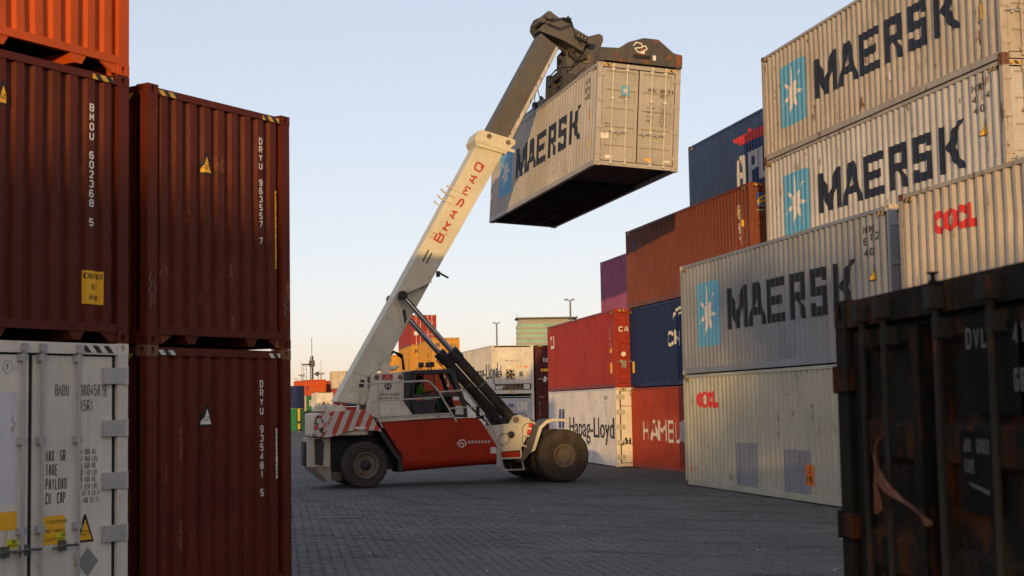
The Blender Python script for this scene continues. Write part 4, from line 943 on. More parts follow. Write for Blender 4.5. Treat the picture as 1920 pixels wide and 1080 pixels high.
obj('sticker', MB().box(1.56, 1.65, -.088, -.081, 3.06, 3.20).box(1.20, 1.32, -.088, -.081, 3.22, 3.28), STK, sp)
obj('main_beam', MB().box(.62, 1.02, .4, 8.2, Z0 + .06, Z0 + .44).box(1.42, 1.82, 4.0, CL - .4, Z0 + .06, Z0 + .44), SPG, sp, bevel=.01)
obj('centre_frame', MB().box(.50, 1.94, 4.2, 8.0, Z0 + .03, Z0 + .50).box(.3, 2.14, 4.1, 4.35, Z0 + .02, Z0 + .55).box(.3, 2.14, 7.85, 8.1, Z0 + .02, Z0 + .55), SPD, sp, bevel=.01)
obj('slew_ring', MB().lathe([(.62, 0), (.62, .14), (.55, .14), (.55, .26)], (1.22, 6.1, Z0 + .5), (0, 0, 1), 28), SPD, sp, True)
# pieces standing along the side edge
obj('hydraulic_frame', MB().box(.10, .26, 5.55, 5.75, Z0, 3.80).box(.10, .26, 4.95, 5.15, Z0, 3.45).box(.10, .26, 4.0, 5.75, 3.42, 3.66).box(.14, .5, 3.9, 4.3, Z0, 3.5), SPD, sp, bevel=.01)
obj('valve_block', MB().box(.12, .4, 6.3, 6.7, Z0, 3.22).tube([(.2, 6.35, 3.2), (.2, 6.6, 3.34), (.25, 6.9, 3.1)], .05, 8).box(.1, .3, 5.9, 6.2, Z0, 3.12), SPD, sp)
obj('cable_tray', MB().box(.04, .20, 6.8, 11.6, Z0 - .01, Z0 + .13), paint('paint_tray_blue_grey', (.16, .18, .2), .1, .2), sp)
for k, (pts, r) in enumerate((([(.15, 5.6, 3.75), (.3, 5.2, 3.95), (.6, 4.6, 3.9), (.8, 4.2, 4.25)], .022), ([(.15, 5.65, 3.72), (.2, 5.1, 3.85), (.5, 4.5, 3.75), (.75, 4.1, 4.0)], .02), ([(.12, 6.5, 3.3), (.1, 6.7, 3.62), (.1, 6.95, 3.6), (.1, 7.05, 3.3)], .014), ([(.25, 4.9, 3.5), (.4, 4.6, 3.3), (.55, 4.2, 3.5), (.7, 3.9, 3.3)], .02))):
    obj('hose', MB().tube(pts, r, 6), BLACK, sp, True)

# ------------------------------------------------------------------ reach stacker
MO = (-4.703, 43.437, -.1); MA = .3
MW = paint('paint_machine_white', (.62, .57, .46), .22, .5)
MWB = paint('paint_boom_cream', (.58, .55, .42), .05, .14)
MR = paint('paint_machine_red', (.33, .025, .006), .10, .32)
MGB = paint('paint_inner_boom', (.098, .095, .088), .25, .3)
TYR = plain('tyre_rubber_dusty', (.046, .041, .036), .9, 0, .35, 5)
TYR2 = plain('tyre_rubber_dirt', (.052, .041, .031), .9, 0, .35, 4)
RIM = paint('paint_rim', (.17, .14, .10), .5, .5); BLM = plain('black_steel', (.022, .022, .024), .55)
RAIL = paint('paint_rail', (.45, .44, .38), .15, .25)
CHR = plain('chromed_rod', (.62, .60, .58), .14, 1.0, .05)
rs = thing('reach_stacker', MO, MA, 'red and cream reach stacker with raised telescopic boom holding a container', 'reach stacker')
def P(s, t, z): return (s, -t, z)
def pr(poly, t0, t1): return MB().prism(poly, -t1, -t0, 'y')
# chassis and tail
ch = MB().prism([(-1.1, .45), (4.9, .55), (5.2, .75), (5.2, 1.3), (3.6, 1.55), (-1.1, 1.45)], -.62, .62, 'y'); ch.box(4.6, 6.6, -.9, .9, .55, 1.0)
obj('chassis', ch, BLM, rs)
obj('axle', MB().tube([P(0, -1.3, .66), P(0, 1.3, .66)], .16, 12).tube([P(5.8, -1.9, .78), P(5.8, 1.9, .78)], .24, 14), BLM, rs)
def plan(poly, z0, z1): return MB().prism(poly, z0, z1, 'z')
obj('counterweight', plan([(-.95, -1.24), (-1.40, -1.24), (-1.60, -1.05), (-1.62, -.55), (-1.38, .25), (-1.02, 1.0), (-.80, 1.24), (-.5, 1.24), (-.5, -.6), (-.95, -.6)], .62, 1.46), paint('paint_machine_stained', (.42, .38, .30), .35, .55), rs, bevel=.03)
lowc = MB(); up_p = [(-.95, -1.24), (-1.40, -1.24), (-1.60, -1.05), (-1.62, -.55), (-1.38, .25), (-1.02, 1.0), (-.80, 1.24), (-.5, 1.24), (-.5, -.6), (-.95, -.6)]
lo_p = [(-.92, -1.16), (-1.02, -1.16), (-1.08, -.95), (-1.10, -.5), (-1.0, .2), (-.80, .85), (-.7, 1.05), (-.5, 1.05), (-.5, -.6), (-.92, -.6)]; n_ = len(up_p)
lowc.add([(a, b, .617) for a, b in up_p] + [(a, b, .2) for a, b in lo_p], [tuple(range(n_)), tuple(range(2 * n_ - 1, n_ - 1, -1))] + [(i, (i + 1) % n_, n_ + (i + 1) % n_, n_ + i) for i in range(n_)])
obj('counterweight_foot', lowc, paint('paint_machine_grimy', (.30, .27, .22), .4, .6), rs)
obj('bumper_strip', plan([(-1.655, -.98), (-1.675, -.55), (-1.43, .27), (-1.06, 1.02), (-1.03, 1.0), (-1.40, .25), (-1.635, -.55), (-1.615, -1.0)], .66, 1.34), BLACK, rs)
obj('tail_cheek', pr([(-1.42, 1.42), (-1.40, .72), (-1.18, .66), (-1.14, 1.30), (-1.2, 1.42)], 1.244, 1.258), SPD, rs)
obj('rear_deck', plan([(.10, -1.44), (-1.38, -1.44), (-1.56, -1.28), (-1.60, -.75), (-1.42, .1), (-1.05, .9), (-.78, 1.35), (-.7, 1.44), (.10, 1.44)], 1.50, 2.16), MW, rs, bevel=.06)
obj('wheel_arch', pr([(-.02, 2.2), (.10, 2.17), (.44, 1.64), (.20, 1.66), (-.02, 1.66)], -1.44, 1.44), MW, rs)
sf = [(-1.50, 1.50), (-1.42, 2.02), (-1.29, 2.17), (-.01, 2.24), (.11, 2.18), (.48, 1.60), (.29, 1.63), (-.07, 1.65), (-.30, 1.645), (-.48, 1.63), (-.62, 1.59), (-.81, 1.51), (-1.10, 1.47)]
STR = striped('fender_stripes', (.50, .48, .42), (.45, .05, .015), 3.35, (1.0, 0, -.42), .50, wear=(-1.4, -.35))
for s in (1, -1):
    o = obj('stripe_fender', pr(sf, 1.45, 1.52) if s > 0 else pr([(-.62, 1.59), (-.62, 2.2), (-.01, 2.24), (.11, 2.18), (.48, 1.60), (.29, 1.63), (-.07, 1.65), (-.30, 1.645), (-.48, 1.63)], -1.52, -1.45), STR, rs)
obj('sticker', MB().box(-.30, .02, -1.528, -1.522, 1.69, 1.75), STK, rs)
lug = [(-.96, 2.2), (-.86, 2.36), (-.70, 2.42), (-.60, 2.36), (-.50, 2.40), (-.30, 2.2)]
for s in (.50, -.56): obj('boom_lug', pr(lug, s, s + .06), MW, rs)
obj('lug_pin', MB().tube([P(-.72, -.58, 2.33), P(-.72, .58, 2.33)], .05, 12), GALV, rs)
# wheels
def tyre(Rr, w, lugs, mat, bead=.56):
    h = w / 2; mb = MB()
    prof = [(Rr * bead, -h * .90), (Rr * (bead + .10), -h), (Rr * .84, -h * 1.03), (Rr * .95, -h * .93), (Rr * .985, -h * .78), (Rr * (.985 if lugs else 1.0), 0), (Rr * .985, h * .78), (Rr * .95, h * .93), (Rr * .84, h * 1.03), (Rr * (bead + .10), h), (Rr * bead, h * .90)]
    mb.lathe(prof, (0, 0, 0), (0, 1, 0), 48, True)
    for rr in (.62, .74, .90): mb.lathe([(Rr * (rr - .012), h * .97), (Rr * (rr - .006), h * 1.06), (Rr * (rr + .006), h * 1.06), (Rr * (rr + .012), h * .97)], (0, 0, 0), (0, 1, 0), 48, True); mb.lathe([(Rr * (rr - .012), -h * .97), (Rr * (rr - .006), -h * 1.06), (Rr * (rr + .006), -h * 1.06), (Rr * (rr + .012), -h * .97)], (0, 0, 0), (0, 1, 0), 48, True)
    for k in range(lugs):
        for s in (-1, 1):
            a = 2 * math.pi * (k + (.5 if s > 0 else 0)) / lugs; da = 2 * math.pi / lugs * .30
            v = []
            for yy, r0, r1, sk in ((0.0, .965, 1.0, .0), (s * h * .80, .965, 1.0, .35), (s * h * 1.02, .88, .955, .5)):
                for rr in (r0, r1):
                    for q in (-1, 1):
                        t = a + q * da + sk * da * 1.2; v.append((Rr * rr * math.cos(t), yy, Rr * rr * math.sin(t)))
            f = []
            for i in range(2):
                o = i * 4; f += [(o, o + 1, o + 5, o + 4), (o + 2, o + 6, o + 7, o + 3), (o, o + 4, o + 6, o + 2), (o + 1, o + 3, o + 7, o + 5)]
            f += [(0, 2, 3, 1), (8, 9, 11, 10)]
            mb.add(v, f)
    return mb.mesh('tyre', mat, True)
def rim(Rr, w, depth, bolts, ro=.57):
    h = w / 2; mb = MB()
    mb.lathe([(Rr * ro, h * .98), (Rr * (ro - .05), h * .99), (Rr * (ro - .08), h * .86), (Rr * (ro - .11), h * depth), (Rr * .12, h * depth), (Rr * .12, -h * .7), (Rr * ro, -h * .8)], (0, 0, 0), (0, -1, 0), 36, True)
    mb.lathe([(Rr * .2, h * depth - .05), (Rr * .2, h * depth + .012)], (0, 0, 0), (0, -1, 0), 24)
    for k in range(bolts):
        a = 2 * math.pi * k / bolts; c_ = Vector((Rr * (ro - .15) * math.cos(a), -h * depth, Rr * (ro - .15) * math.sin(a)))
        mb.lathe([(.022, -.01), (.022, .03)], c_, (0, -1, 0), 6)
    return mb.mesh('rim', RIM, False)
t_r, t_f = tyre(.66, .50, 22, TYR), tyre(.78, .50, 0, TYR2, .40); r_r, r_f = rim(.66, .5, .62, 12), rim(.78, .5, .70, 22, .43)
hub_r = MB().lathe([(.16, .0), (.16, .16), (.11, .18), (.10, .24), (.05, .25)], (0, 0, 0), (0, -1, 0), 20).mesh('hub', BLM, True)
hub_f = MB().lathe([(.24, .0), (.23, .11), (.17, .13), (.08, .135)], (0, 0, 0), (0, -1, 0), 24).mesh('hub', plain('hub_shade_brown', (.055, .045, .034), .8), True)  # dark brown puts the shade inside the rim ring into the hub colour
for s, t_, zz, ty, ri, hu, flip in ((0, 1.25, .66, t_r, r_r, hub_r, 0), (0, -1.25, .66, t_r, r_r, hub_r, 1), (5.8, 1.82, .78, t_f, r_f, hub_f, 0), (5.8, 1.10, .78, t_f, r_f, hub_f, 0), (5.8, -1.82, .78, t_f, r_f, hub_f, 1), (5.8, -1.10, .78, t_f, r_f, hub_f, 1)):
    w = bpy.data.objects.new('wheel', None); COL.objects.link(w); w.parent = rs; w.location = P(s, t_, zz)
    w.rotation_euler = (0, random.random() * 6, math.pi if flip else (R(4) if s == 0 else 0))
    w.rotation_mode = 'ZYX'
    w.rotation_euler = (0, random.random(), (math.pi if flip else 0) + (R(6) if s == 0 else 0))
    link('tyre', ty, w); link('rim', ri, w); link('hub', hu, w, (0, -.02, 0))
# side tanks
def tank(t0, t1):
    mb = MB(); prof = [(3.25, 1.94), (3.36, 1.90), (3.46, 1.82), (3.91, 1.10), (3.92, .62)]
    top = [(.48, 1.85), (3.25, 1.94), (3.36, 1.90), (3.46, 1.82), (3.91, 1.10), (3.92, .80), (1.10, .72), (1.06, .90)]
    return top
sg = 1
def tank_mesh(sgn):
    """side skin with a rolled lower edge"""
    mb = MB(); T = 1.48
    up_ = [(.48, 1.85), (3.25, 1.94), (3.36, 1.90), (3.46, 1.82), (3.91, 1.10), (3.92, .82), (1.09, .75), (1.06, .90)]
    n = len(up_)
    mb.add([(s, -sgn * T, z) for s, z in up_] + [(s, -sgn * .7, z) for s, z in up_], [tuple(range(n)), tuple(range(2 * n - 1, n - 1, -1))] + [(i, (i + 1) % n, n + (i + 1) % n, n + i) for i in range(n)])
    rows = []
    for k in range(7):
        a = R(90 * k / 6); r = .24; dz = r * (1 - math.cos(R(90)) ) 
        z_off = -r * math.sin(a); t_ = T - r * (1 - math.cos(a))
        rows.append([(3.92 - .02 * k / 6, -sgn * t_, .82 + z_off), (1.09 + .04 * k / 6, -sgn * t_, .75 + z_off - .08 * k / 6)])
    for a_, b_ in zip(rows, rows[1:]): mb.add([a_[0], a_[1], b_[1], b_[0]], [(0, 1, 2, 3)])
    e = rows[-1]; mb.add([e[0], e[1], (1.13, -sgn * .7, .43), (3.9, -sgn * .7, .58)], [(0, 1, 2, 3)])
    for idx in (0, 1):
        mb.add([r_[idx] for r_ in rows] + [(rows[-1][idx][0], -sgn * .7, rows[-1][idx][2]), (rows[0][idx][0], -sgn * .7, rows[0][idx][2])], [tuple(range(len(rows) + 2))])
    return mb
tk = obj('side_tank', tank_mesh(1), MR, rs); obj('side_tank', tank_mesh(-1), MR, rs)
tm = lambda T: (lambda u, w, v: (u, -T - w, v))
F0 = [(-50, 0), (50, 0)]
lg = []
for pl in ([(2.72, 1.20), (2.80, 1.30), (2.92, 1.30), (2.99, 1.20), (2.86, 1.08), (2.76, 1.14), (2.72, 1.20)], [(2.76, 1.19), (2.86, 1.22), (2.92, 1.14), (2.98, 1.18)]): lg += [(q, i) for i, q in enumerate(ribbon(pl, .032))]
decal('logo', lg, WHTP, tk, prof=F0, off=.004, fm=tm(1.48))
decal('lettering', stext('BRASMAQ', 3.05, 1.19, .085, .066, .032, .016), WHTP, tk, prof=F0, off=.004, fm=tm(1.48))
decal('sticker', [(rrect(3.72, 3.90, .89, 1.07), 0)], STK, tk, prof=F0, off=.004, fm=tm(1.48))
decal('lettering', stext('SETE', 3.74, 1.0, .035, .025, .012, .006) + stext('24 H', 3.74, .93, .035, .025, .012, .006), GRYP, tk, prof=F0, off=.007, fm=tm(1.48))
decal('vent_slot', [(rrect(3.56, 3.575, .86, 1.07), 0)], BLKP, tk, prof=F0, off=.004, fm=tm(1.48))
for q in (1.75, 2.62): decal('panel_seam', [([(q, .80), (q + .008, .80), (q + .008, 1.86), (q, 1.86)], 0)], plain('seam_dark', (.12, .012, .005), .7), tk, prof=F0, off=.002, fm=tm(1.48))
decal('vent_slot', [([(.80, 1.38), (.84, 1.38), (.92, 1.25), (.88, 1.25)], 0), ([(.98, 1.08), (1.02, 1.08), (1.15, .84), (1.11, .84)], 0)], BLKP, tk, prof=F0, off=.004, fm=tm(1.48))
obj('tank_cap', MB().lathe([(.05, 0), (.05, .07), (.03, .08)], P(3.38, 1.3, 1.88), (0, 0, 1), 12), BLACK, rs)
obj('deck', MB().prism([(.44, 1.99), (2.59, 2.06), (2.61, 1.965), (.46, 1.865)], -1.45, 1.45, 'y'), MW, rs, bevel=.008)
obj('tank_bracket', pr([(.40, 1.62), (.52, 1.62), (1.10, .78), (1.10, .42), (.98, .42), (.98, .72)], .5, 1.42), BLM, rs)
# engine cabinet beside the boom foot
cab_out = [(.36, 2.98), (.36, 3.20), (.46, 3.29), (1.18, 3.31), (1.28, 3.20), (1.26, 2.45), (1.52, 2.055), (.46, 1.99), (.22, 2.05), (.24, 2.36)]
for t0, t1 in ((.50, .95), (-.95, -.50)):
    cb = obj('engine_cabinet', pr(cab_out, t0, t1), MW, rs, bevel=.012)
    if t0 > 0:
        fmc = tm(.95)
        obj('panel', pr([(.47, 2.52), (1.16, 2.55), (1.16, 2.80), (.47, 2.77)], .952, .962), MW, cb)
        obj('panel', pr([(.47, 2.10), (1.16, 2.12), (1.16, 2.46), (.47, 2.44)], .952, .962), MW, cb)
        decal('number_plate', [(disc(.80, 2.90, .105, 20), 0)], BLKP, cb, prof=F0, off=.006, fm=fmc)
        decal('number_plate', stext('245', .725, 2.845, .11, .045, .008, .016), WHTP, cb, prof=F0, off=.010, fm=fmc)
        decal('lettering', stext('CAPACIDADE', .49, 2.62, .075, .052, .015, .012) + stext('MAXIMA 45 TON.', .49, 2.525, .055, .037, .011, .010), printed('print_slate_dark', (.03, .035, .05), .2), cb, prof=F0, off=.017, fm=fmc)
        decal('badge', [(rrect(.62, .94, 3.08, 3.24), 0)], printed('badge_red', (.40, .05, .03), .3), cb, prof=F0, off=.006, fm=fmc)
        decal('badge', stext('BRASMAQ', .68, 3.11, .022, .02, .008, .005) + [(q, 0) for q in ribbon([(.74, 3.18), (.78, 3.21), (.82, 3.18), (.78, 3.16), (.74, 3.18)], .012)], WHTP, cb, prof=F0, off=.010, fm=fmc)
        for s in (.46, 1.17):
            obj('pin_cover', MB().lathe([(.075, 0), (.075, .05), (.05, .06), (.05, .09), (.03, .1)], P(s, .95, 3.17), (0, -1, 0), 14), RIM, cb)
obj('step_lamp', MB().box(-.02, .10, -.9, -.75, 2.88, 2.98).box(.02, .12, -.92, -.78, 3.02, 3.10), BLM, rs)
# cab
GLS, nt, b = newmat('cab_glass')
b.inputs['Base Color'].default_value = (.55, .62, .60, 1); b.inputs['Roughness'].default_value = .03; b.inputs['Transmission Weight'].default_value = 1.0; b.inputs['IOR'].default_value = 1.1
CBM = plain('cab_dark_grey', (.035, .036, .038), .5)
cabo = bpy.data.objects.new('cab', None); COL.objects.link(cabo); cabo.parent = rs
frames = MB()
def bar2(a, b_, t0, t1, wd):
    a, b_ = Vector(a), Vector(b_); d = (b_ - a).normalized(); n = Vector((-d.y, d.x)) * wd / 2
    frames.prism([tuple(a + n), tuple(b_ + n), tuple(b_ - n), tuple(a - n)], -t1, -t0, 'y')
for t0, t1 in ((.68, .75), (-.75, -.68)):
    frames = MB()
    for a, b_, wd in (((1.60, 3.30), (2.82, 3.32), .11), ((2.80, 3.32), (3.17, 2.28), .13), ((3.17, 2.32), (3.19, 1.95), .10), ((1.62, 3.30), (1.53, 2.55), .13), ((1.50, 2.60), (3.04, 2.63), .10), ((1.57, 2.04), (3.2, 1.99), .08), ((2.26, 2.64), (2.24, 3.28), .035), ((1.53, 2.6), (1.6, 2.04), .14)): bar2(a, b_, t0, t1, wd)
    obj('cab_frame', frames, CBM, cabo)
obj('cab_back', MB().prism([(1.31, 3.26), (1.62, 3.30), (1.56, 2.6), (1.66, 2.04), (1.55, 2.05), (1.28, 2.46)], -.75, .75, 'y'), CBM, cabo)
obj('cab_roof', MB().prism([(1.32, 3.28), (1.62, 3.36), (2.80, 3.39), (2.87, 3.34), (2.80, 3.30), (1.5, 3.27)], -.77, .77, 'y'), CBM, cabo, bevel=.015)
obj('cab_floor', MB().box(1.6, 3.15, -.73, .73, 1.98, 2.03), BLM, cabo)
for t_ in (.71, -.71):
    obj('window', pr([(1.66, 3.26), (2.78, 3.28), (2.98, 2.67), (1.58, 2.64)], t_ - .006, t_ + .006), GLS, cabo)
    obj('door_glass', pr([(2.25, 2.57), (3.03, 2.60), (3.13, 2.30), (3.15, 2.02), (2.25, 2.04)], t_ - .006, t_ + .006), GLS, cabo)
    obj('door_panel', pr([(1.60, 2.56), (2.25, 2.58), (2.25, 2.04), (1.64, 2.05)], t_ - .02, t_ + .02), BLM, cabo)
obj('windscreen', MB().add([P(2.86, -.68, 3.28), P(2.86, .68, 3.28), P(3.19, .68, 2.30), P(3.19, -.68, 2.30)], [(0, 1, 2, 3)]), GLS, cabo)
decal('cab_logo', [(rrect(1.68, 1.86, 2.47, 2.55), 0)], REDP, cabo, prof=F0, off=.026, fm=tm(.71)); decal('cab_logo', ftext('TEREX', 1.90, 2.48, .06, 1.25), WHTP, cabo, prof=F0, off=.026, fm=tm(.71))
decal('notice', [(rrect(2.80, 2.98, 2.46, 2.56), 0)], STK, cabo, prof=F0, off=.056, fm=tm(.71))
obj('seat', MB().box(1.72, 2.15, -.26, .26, 2.25, 2.42).box(1.68, 1.82, -.25, .25, 2.42, 3.0), BLM, cabo, bevel=.03)
obj('console', MB().box(2.55, 2.8, -.3, .3, 2.03, 2.6).tube([(2.5, 0, 2.75), (2.62, 0, 2.6)], .02).lathe([(.19, 0), (.21, .012), (.19, .024)], (2.48, 0, 2.76), (.75, 0, .66), 18, True), BLM, cabo)
for s, t_, z in ((1.95, .3, 3.40), (2.32, .1, 3.42), (2.32, -.3, 3.42)):
    obj('work_lamp', MB().box(s - .07, s + .07, -t_ - .07, -t_ + .07, z + .05, z + .2).tube([(s, -t_, z - .03), (s, -t_, z + .06)], .015, 6), BLM, cabo, bevel=.01)
obj('roof_wiper', MB().tube([P(1.72, .5, 3.36), P(1.95, .4, 3.46), P(2.4, .2, 3.5)], .01, 6), BLM, cabo)
# driver
def skin_body(name, verts, edges, radii, mat, parent, sub=2):
    me = bpy.data.meshes.new(name); me.from_pydata(verts, edges, []); me.materials.append(mat)
    o = link(name, me, parent)
    o.modifiers.new('skin', 'SKIN'); lay = me.skin_vertices[0].data
    for k, r in enumerate(radii): lay[k].radius = (r, r); lay[k].use_root = (k == 0)
    s = o.modifiers.new('sub', 'SUBSURF'); s.levels = s.render_levels = sub
    for p in me.polygons: p.use_smooth = True
    return o
SKIN = plain('skin_tone', (.24, .13, .085), .6); HIV = plain('hi_vis_green', (.22, .68, .08), .7, 0, .1); TRS = plain('trouser_navy', (.02, .025, .05), .8); HAIR = plain('hair_dark', (.015, .011, .009), .8)
dv = thing('person', (MO[0] + 1.92 * math.cos(MA), MO[1] + 1.92 * math.sin(MA), MO[2] + 2.42), MA, 'person in a bright green work shirt sitting in the dark cab', 'person')
bv = [(0, 0, .06), (-.02, 0, .28), (.0, 0, .46), (.02, 0, .53), (.04, 0, .585), (.05, 0, .68), (.05, 0, .76),
      (.0, .17, .45), (.16, .22, .25), (.38, .16, .31), (.46, .13, .34), (.0, -.17, .45), (.16, -.22, .25), (.38, -.16, .31), (.46, -.13, .34),
      (.10, .10, .05), (.44, .12, .06), (.50, .12, -.30), (.60, .12, -.36), (.10, -.10, .05), (.44, -.12, .06), (.50, -.12, -.30), (.60, -.12, -.36)]
be = [(0, 1), (1, 2), (2, 3), (3, 4), (4, 5), (5, 6), (2, 7), (7, 8), (8, 9), (9, 10), (2, 11), (11, 12), (12, 13), (13, 14), (0, 15), (15, 16), (16, 17), (17, 18), (0, 19), (19, 20), (20, 21), (21, 22)]
br = [.14, .13, .13, .06, .065, .095, .075, .065, .047, .036, .03, .065, .047, .036, .03, .085, .062, .045, .04, .085, .062, .045, .04]
skin_body('body', bv, be, br, SKIN, dv)
skin_body('shirt', [(0, 0, .08), (-.02, 0, .28), (.0, 0, .46), (.0, .17, .45), (.14, .215, .28), (.0, -.17, .45), (.14, -.215, .28)], [(0, 1), (1, 2), (2, 3), (3, 4), (2, 5), (5, 6)], [.165, .155, .15, .085, .068, .085, .068], HIV, dv)
skin_body('trousers', [(0, 0, .05), (.10, .10, .05), (.44, .12, .06), (.50, .12, -.24), (.10, -.10, .05), (.44, -.12, .06), (.50, -.12, -.24)], [(0, 1), (1, 2), (2, 3), (0, 4), (4, 5), (5, 6)], [.155, .10, .078, .06, .10, .078, .06], TRS, dv)
obj('hair', MB().lathe([(.001, .115), (.06, .10), (.098, .05), (.105, .0), (.10, -.03)], (.04, 0, .70), (-.15, 0, 1), 16), HAIR, dv, True)
obj('nose', MB().prism([(.135, .655), (.165, .66), (.14, .70)], -.014, .014, 'y'), SKIN, dv)
for s in (-1, 1):
    obj('hand', MB().box(.45, .52, s * .13 - .035, s * .13 + .035, .33, .36), SKIN, dv, bevel=.012)
    for k in range(4): obj('finger', MB().tube([(.515, s * .13 - .027 + k * .018, .347), (.548 + .004 * (k in (1, 2)), s * .13 - .027 + k * .018, .345), (.556, s * .13 - .027 + k * .018, .315)], .0085, 6), SKIN, dv, True)
    obj('thumb', MB().tube([(.465, s * .095, .345), (.50, s * .078, .34), (.525, s * .085, .325)], .009, 6), SKIN, dv, True)
# boom
bo = [(-.65, 2.48), (.21, 2.37), (.36, 2.58), (.30, 3.16), (.47, 3.25), (.68, 3.37), (1.03, 3.65), (1.03, 3.87), (1.71, 5.07), (2.28, 6.06), (4.59, 9.96), (3.79, 10.26), (1.11, 5.52)]
boom = obj('boom', pr(bo, -.42, .42), MWB, rs, bevel=.012)
for s in (1, -1):
    a_, b_ = (.421, .437) if s > 0 else (-.437, -.421)
    obj('doubler_plate', pr([(-.60, 2.50), (.19, 2.40), (.33, 2.59), (.28, 3.18), (-.16, 3.32)], a_, b_), MWB, boom)
    obj('doubler_plate', pr([(-.14, 3.34), (.30, 3.20), (.62, 3.38), (1.0, 3.66), (1.0, 3.80), (.40, 4.28)], a_, b_), MWB, boom)
    obj('doubler_plate', pr([(2.32, 7.52), (2.50, 7.45), (2.66, 7.66), (3.55, 9.22), (3.5, 9.46), (3.38, 9.42)], a_, b_), MWB, boom)
    obj('gusset', pr([(1.10, 5.46), (1.20, 5.40), (1.32, 5.20), (1.42, 4.62), (1.38, 4.62), (1.26, 5.16)], .43 if s > 0 else -.55, .55 if s > 0 else -.43), MWB, boom)
    obj('gusset', pr([(1.34, 5.62), (1.56, 5.68), (2.24, 5.98), (2.24, 6.02), (1.52, 5.78), (1.30, 5.70)], .43 if s > 0 else -.60, .60 if s > 0 else -.43), MWB, boom)
    obj('pivot_cap', MB().lathe([(.165, 0), (.165, .05), (.14, .065), (.05, .07)], P(-.10, s * .42, 2.57), (0, -s, 0), 24), MW, boom)
    for k in range(5):
        q = .12 + k * .205
        cc = Vector((2.5, 7.62)).lerp(Vector((3.46, 9.24)), q); obj('bolt', MB().lathe([(.035, 0), (.035, .012)], P(cc.x - .02, s * .437, cc.y), (0, -s, 0), 10), MW, boom)
    for k in range(3):
        q = Vector((2.78, 8.42)) + Vector((.5, .866)) * (k * .22); obj('clamp', MB().tube([P(q.x - .12, s * .44, q.y + .08), P(q.x + .02, s * .46, q.y + .01), P(q.x + .16, s * .44, q.y - .07)], .018, 8), MW, boom)
        obj('clamp', MB().tube([P(q.x - .20, s * .38, q.y + .13), P(q.x - .12, s * .38, q.y + .09)], .032, 8), MW, boom)
ux, uy = Vector((.505, .863)), Vector((-.863, .505)); b0 = Vector((2.585, 7.145))
lmap = lambda u, w, v: (b0.x + ux.x * u + uy.x * v, -.42 - w, b0.y + ux.y * u + uy.y * v)
bl = stext('BRASMAQ', 0, 0, .285, .29, .13, .056)
decal('lettering', bl, printed('boom_red', (.42, .05, .03), .15), boom, prof=F0, off=.004, fm=lmap)
obj('label_plate', pr([(1.99, 6.62), (2.03, 6.60), (2.22, 6.95), (2.18, 6.97)], .421, .428).prism([(2.10, 6.56), (2.14, 6.54), (2.32, 6.86), (2.28, 6.88)], -.428, -.421, 'y'), MGB, boom)
obj('limit_switch', MB().box(2.42, 2.52, -.52, -.42, 6.15, 6.32).tube([P(2.45, .5, 6.3), P(2.62, .5, 6.2), P(2.78, .5, 6.12)], .03, 8), BLM, boom)
col = [(3.74, 10.14), (3.66, 10.34), (3.80, 10.62), (3.88, 10.66), (4.96, 10.38), (4.96, 10.24), (4.82, 10.13), (4.64, 9.93)]
obj('collar', pr(col, -.52, .52), MWB, boom, bevel=.015)
for s, z in ((4.12, 10.46), (4.72, 10.29)): obj('pad_screw', MB().lathe([(.075, 0), (.075, .03), (.03, .03)], P(s, .52, z), (0, -1, 0), 12), RIM, boom)
obj('collar_rib', pr([(3.70, 10.28), (4.90, 9.97), (4.94, 10.06), (3.68, 10.38)], .521, .548), MWB, boom)
ib = obj('inner_boom', pr([(3.98, 10.40), (4.80, 10.18), (6.50, 13.38), (5.91, 13.81)], -.34, .34), MGB, rs, bevel=.015)
obj('wear_strip', pr([(4.66, 10.26), (4.79, 10.22), (6.47, 13.36), (6.40, 13.41)], .341, .350), paint('paint_wear_strip', (.48, .46, .42), .6, .7), ib)
obj('seam', pr([(4.12, 10.42), (4.18, 10.40), (6.02, 13.66), (5.97, 13.70)], .341, .352), MGB, ib)
hp = [(5.78, 14.02), (5.80, 14.18), (5.90, 14.38), (6.02, 14.45), (6.14, 14.50), (6.26, 14.55), (6.40, 14.47), (6.50, 14.32), (6.86, 14.20), (7.19, 14.05), (7.45, 13.90), (7.66, 13.75), (7.62, 13.30), (7.28, 13.10), (6.98, 13.30), (6.76, 13.52), (6.52, 13.36), (5.92, 13.80)]
hd = obj('boom_head', pr(hp, -.40, -.30).prism(hp, .30, .40, 'y').prism([(5.86, 13.9), (6.3, 14.5), (6.9, 14.12), (7.5, 13.8), (7.3, 13.3), (6.7, 13.62)], -.3, .3, 'y'), MGB, rs, bevel=.012)
obj('head_pin', MB().tube([P(6.16, -.48, 14.36), P(6.16, .48, 14.36)], .13, 16).tube([P(5.95, -.46, 14.2), P(5.95, .46, 14.2)], .09, 14).tube([P(7.5, -.5, 13.62), P(7.5, .5, 13.62)], .12, 16), MGB, hd)
obj('head_hose', MB().tube([P(6.1, .42, 14.1), P(6.5, .46, 13.95), P(6.9, .45, 14.12), P(7.0, .45, 13.8), P(7.2, .46, 13.5)], .022, 6).tube([P(6.2, .42, 14.2), P(6.6, .44, 14.3), P(6.9, .43, 14.3)], .02, 6), BLACK, hd, True)
obj('hose_bundle', MB().tube([P(6.62, .1, 14.2), P(6.75, .1, 14.38), P(6.95, .1, 14.34), P(7.05, .1, 14.1)], .05, 7).tube([P(6.7, .2, 14.25), P(6.86, .25, 14.42), P(7.0, .2, 14.2)], .03, 6).box(6.72, 6.9, -.2, .1, 14.1, 14.32), BLACK, hd)
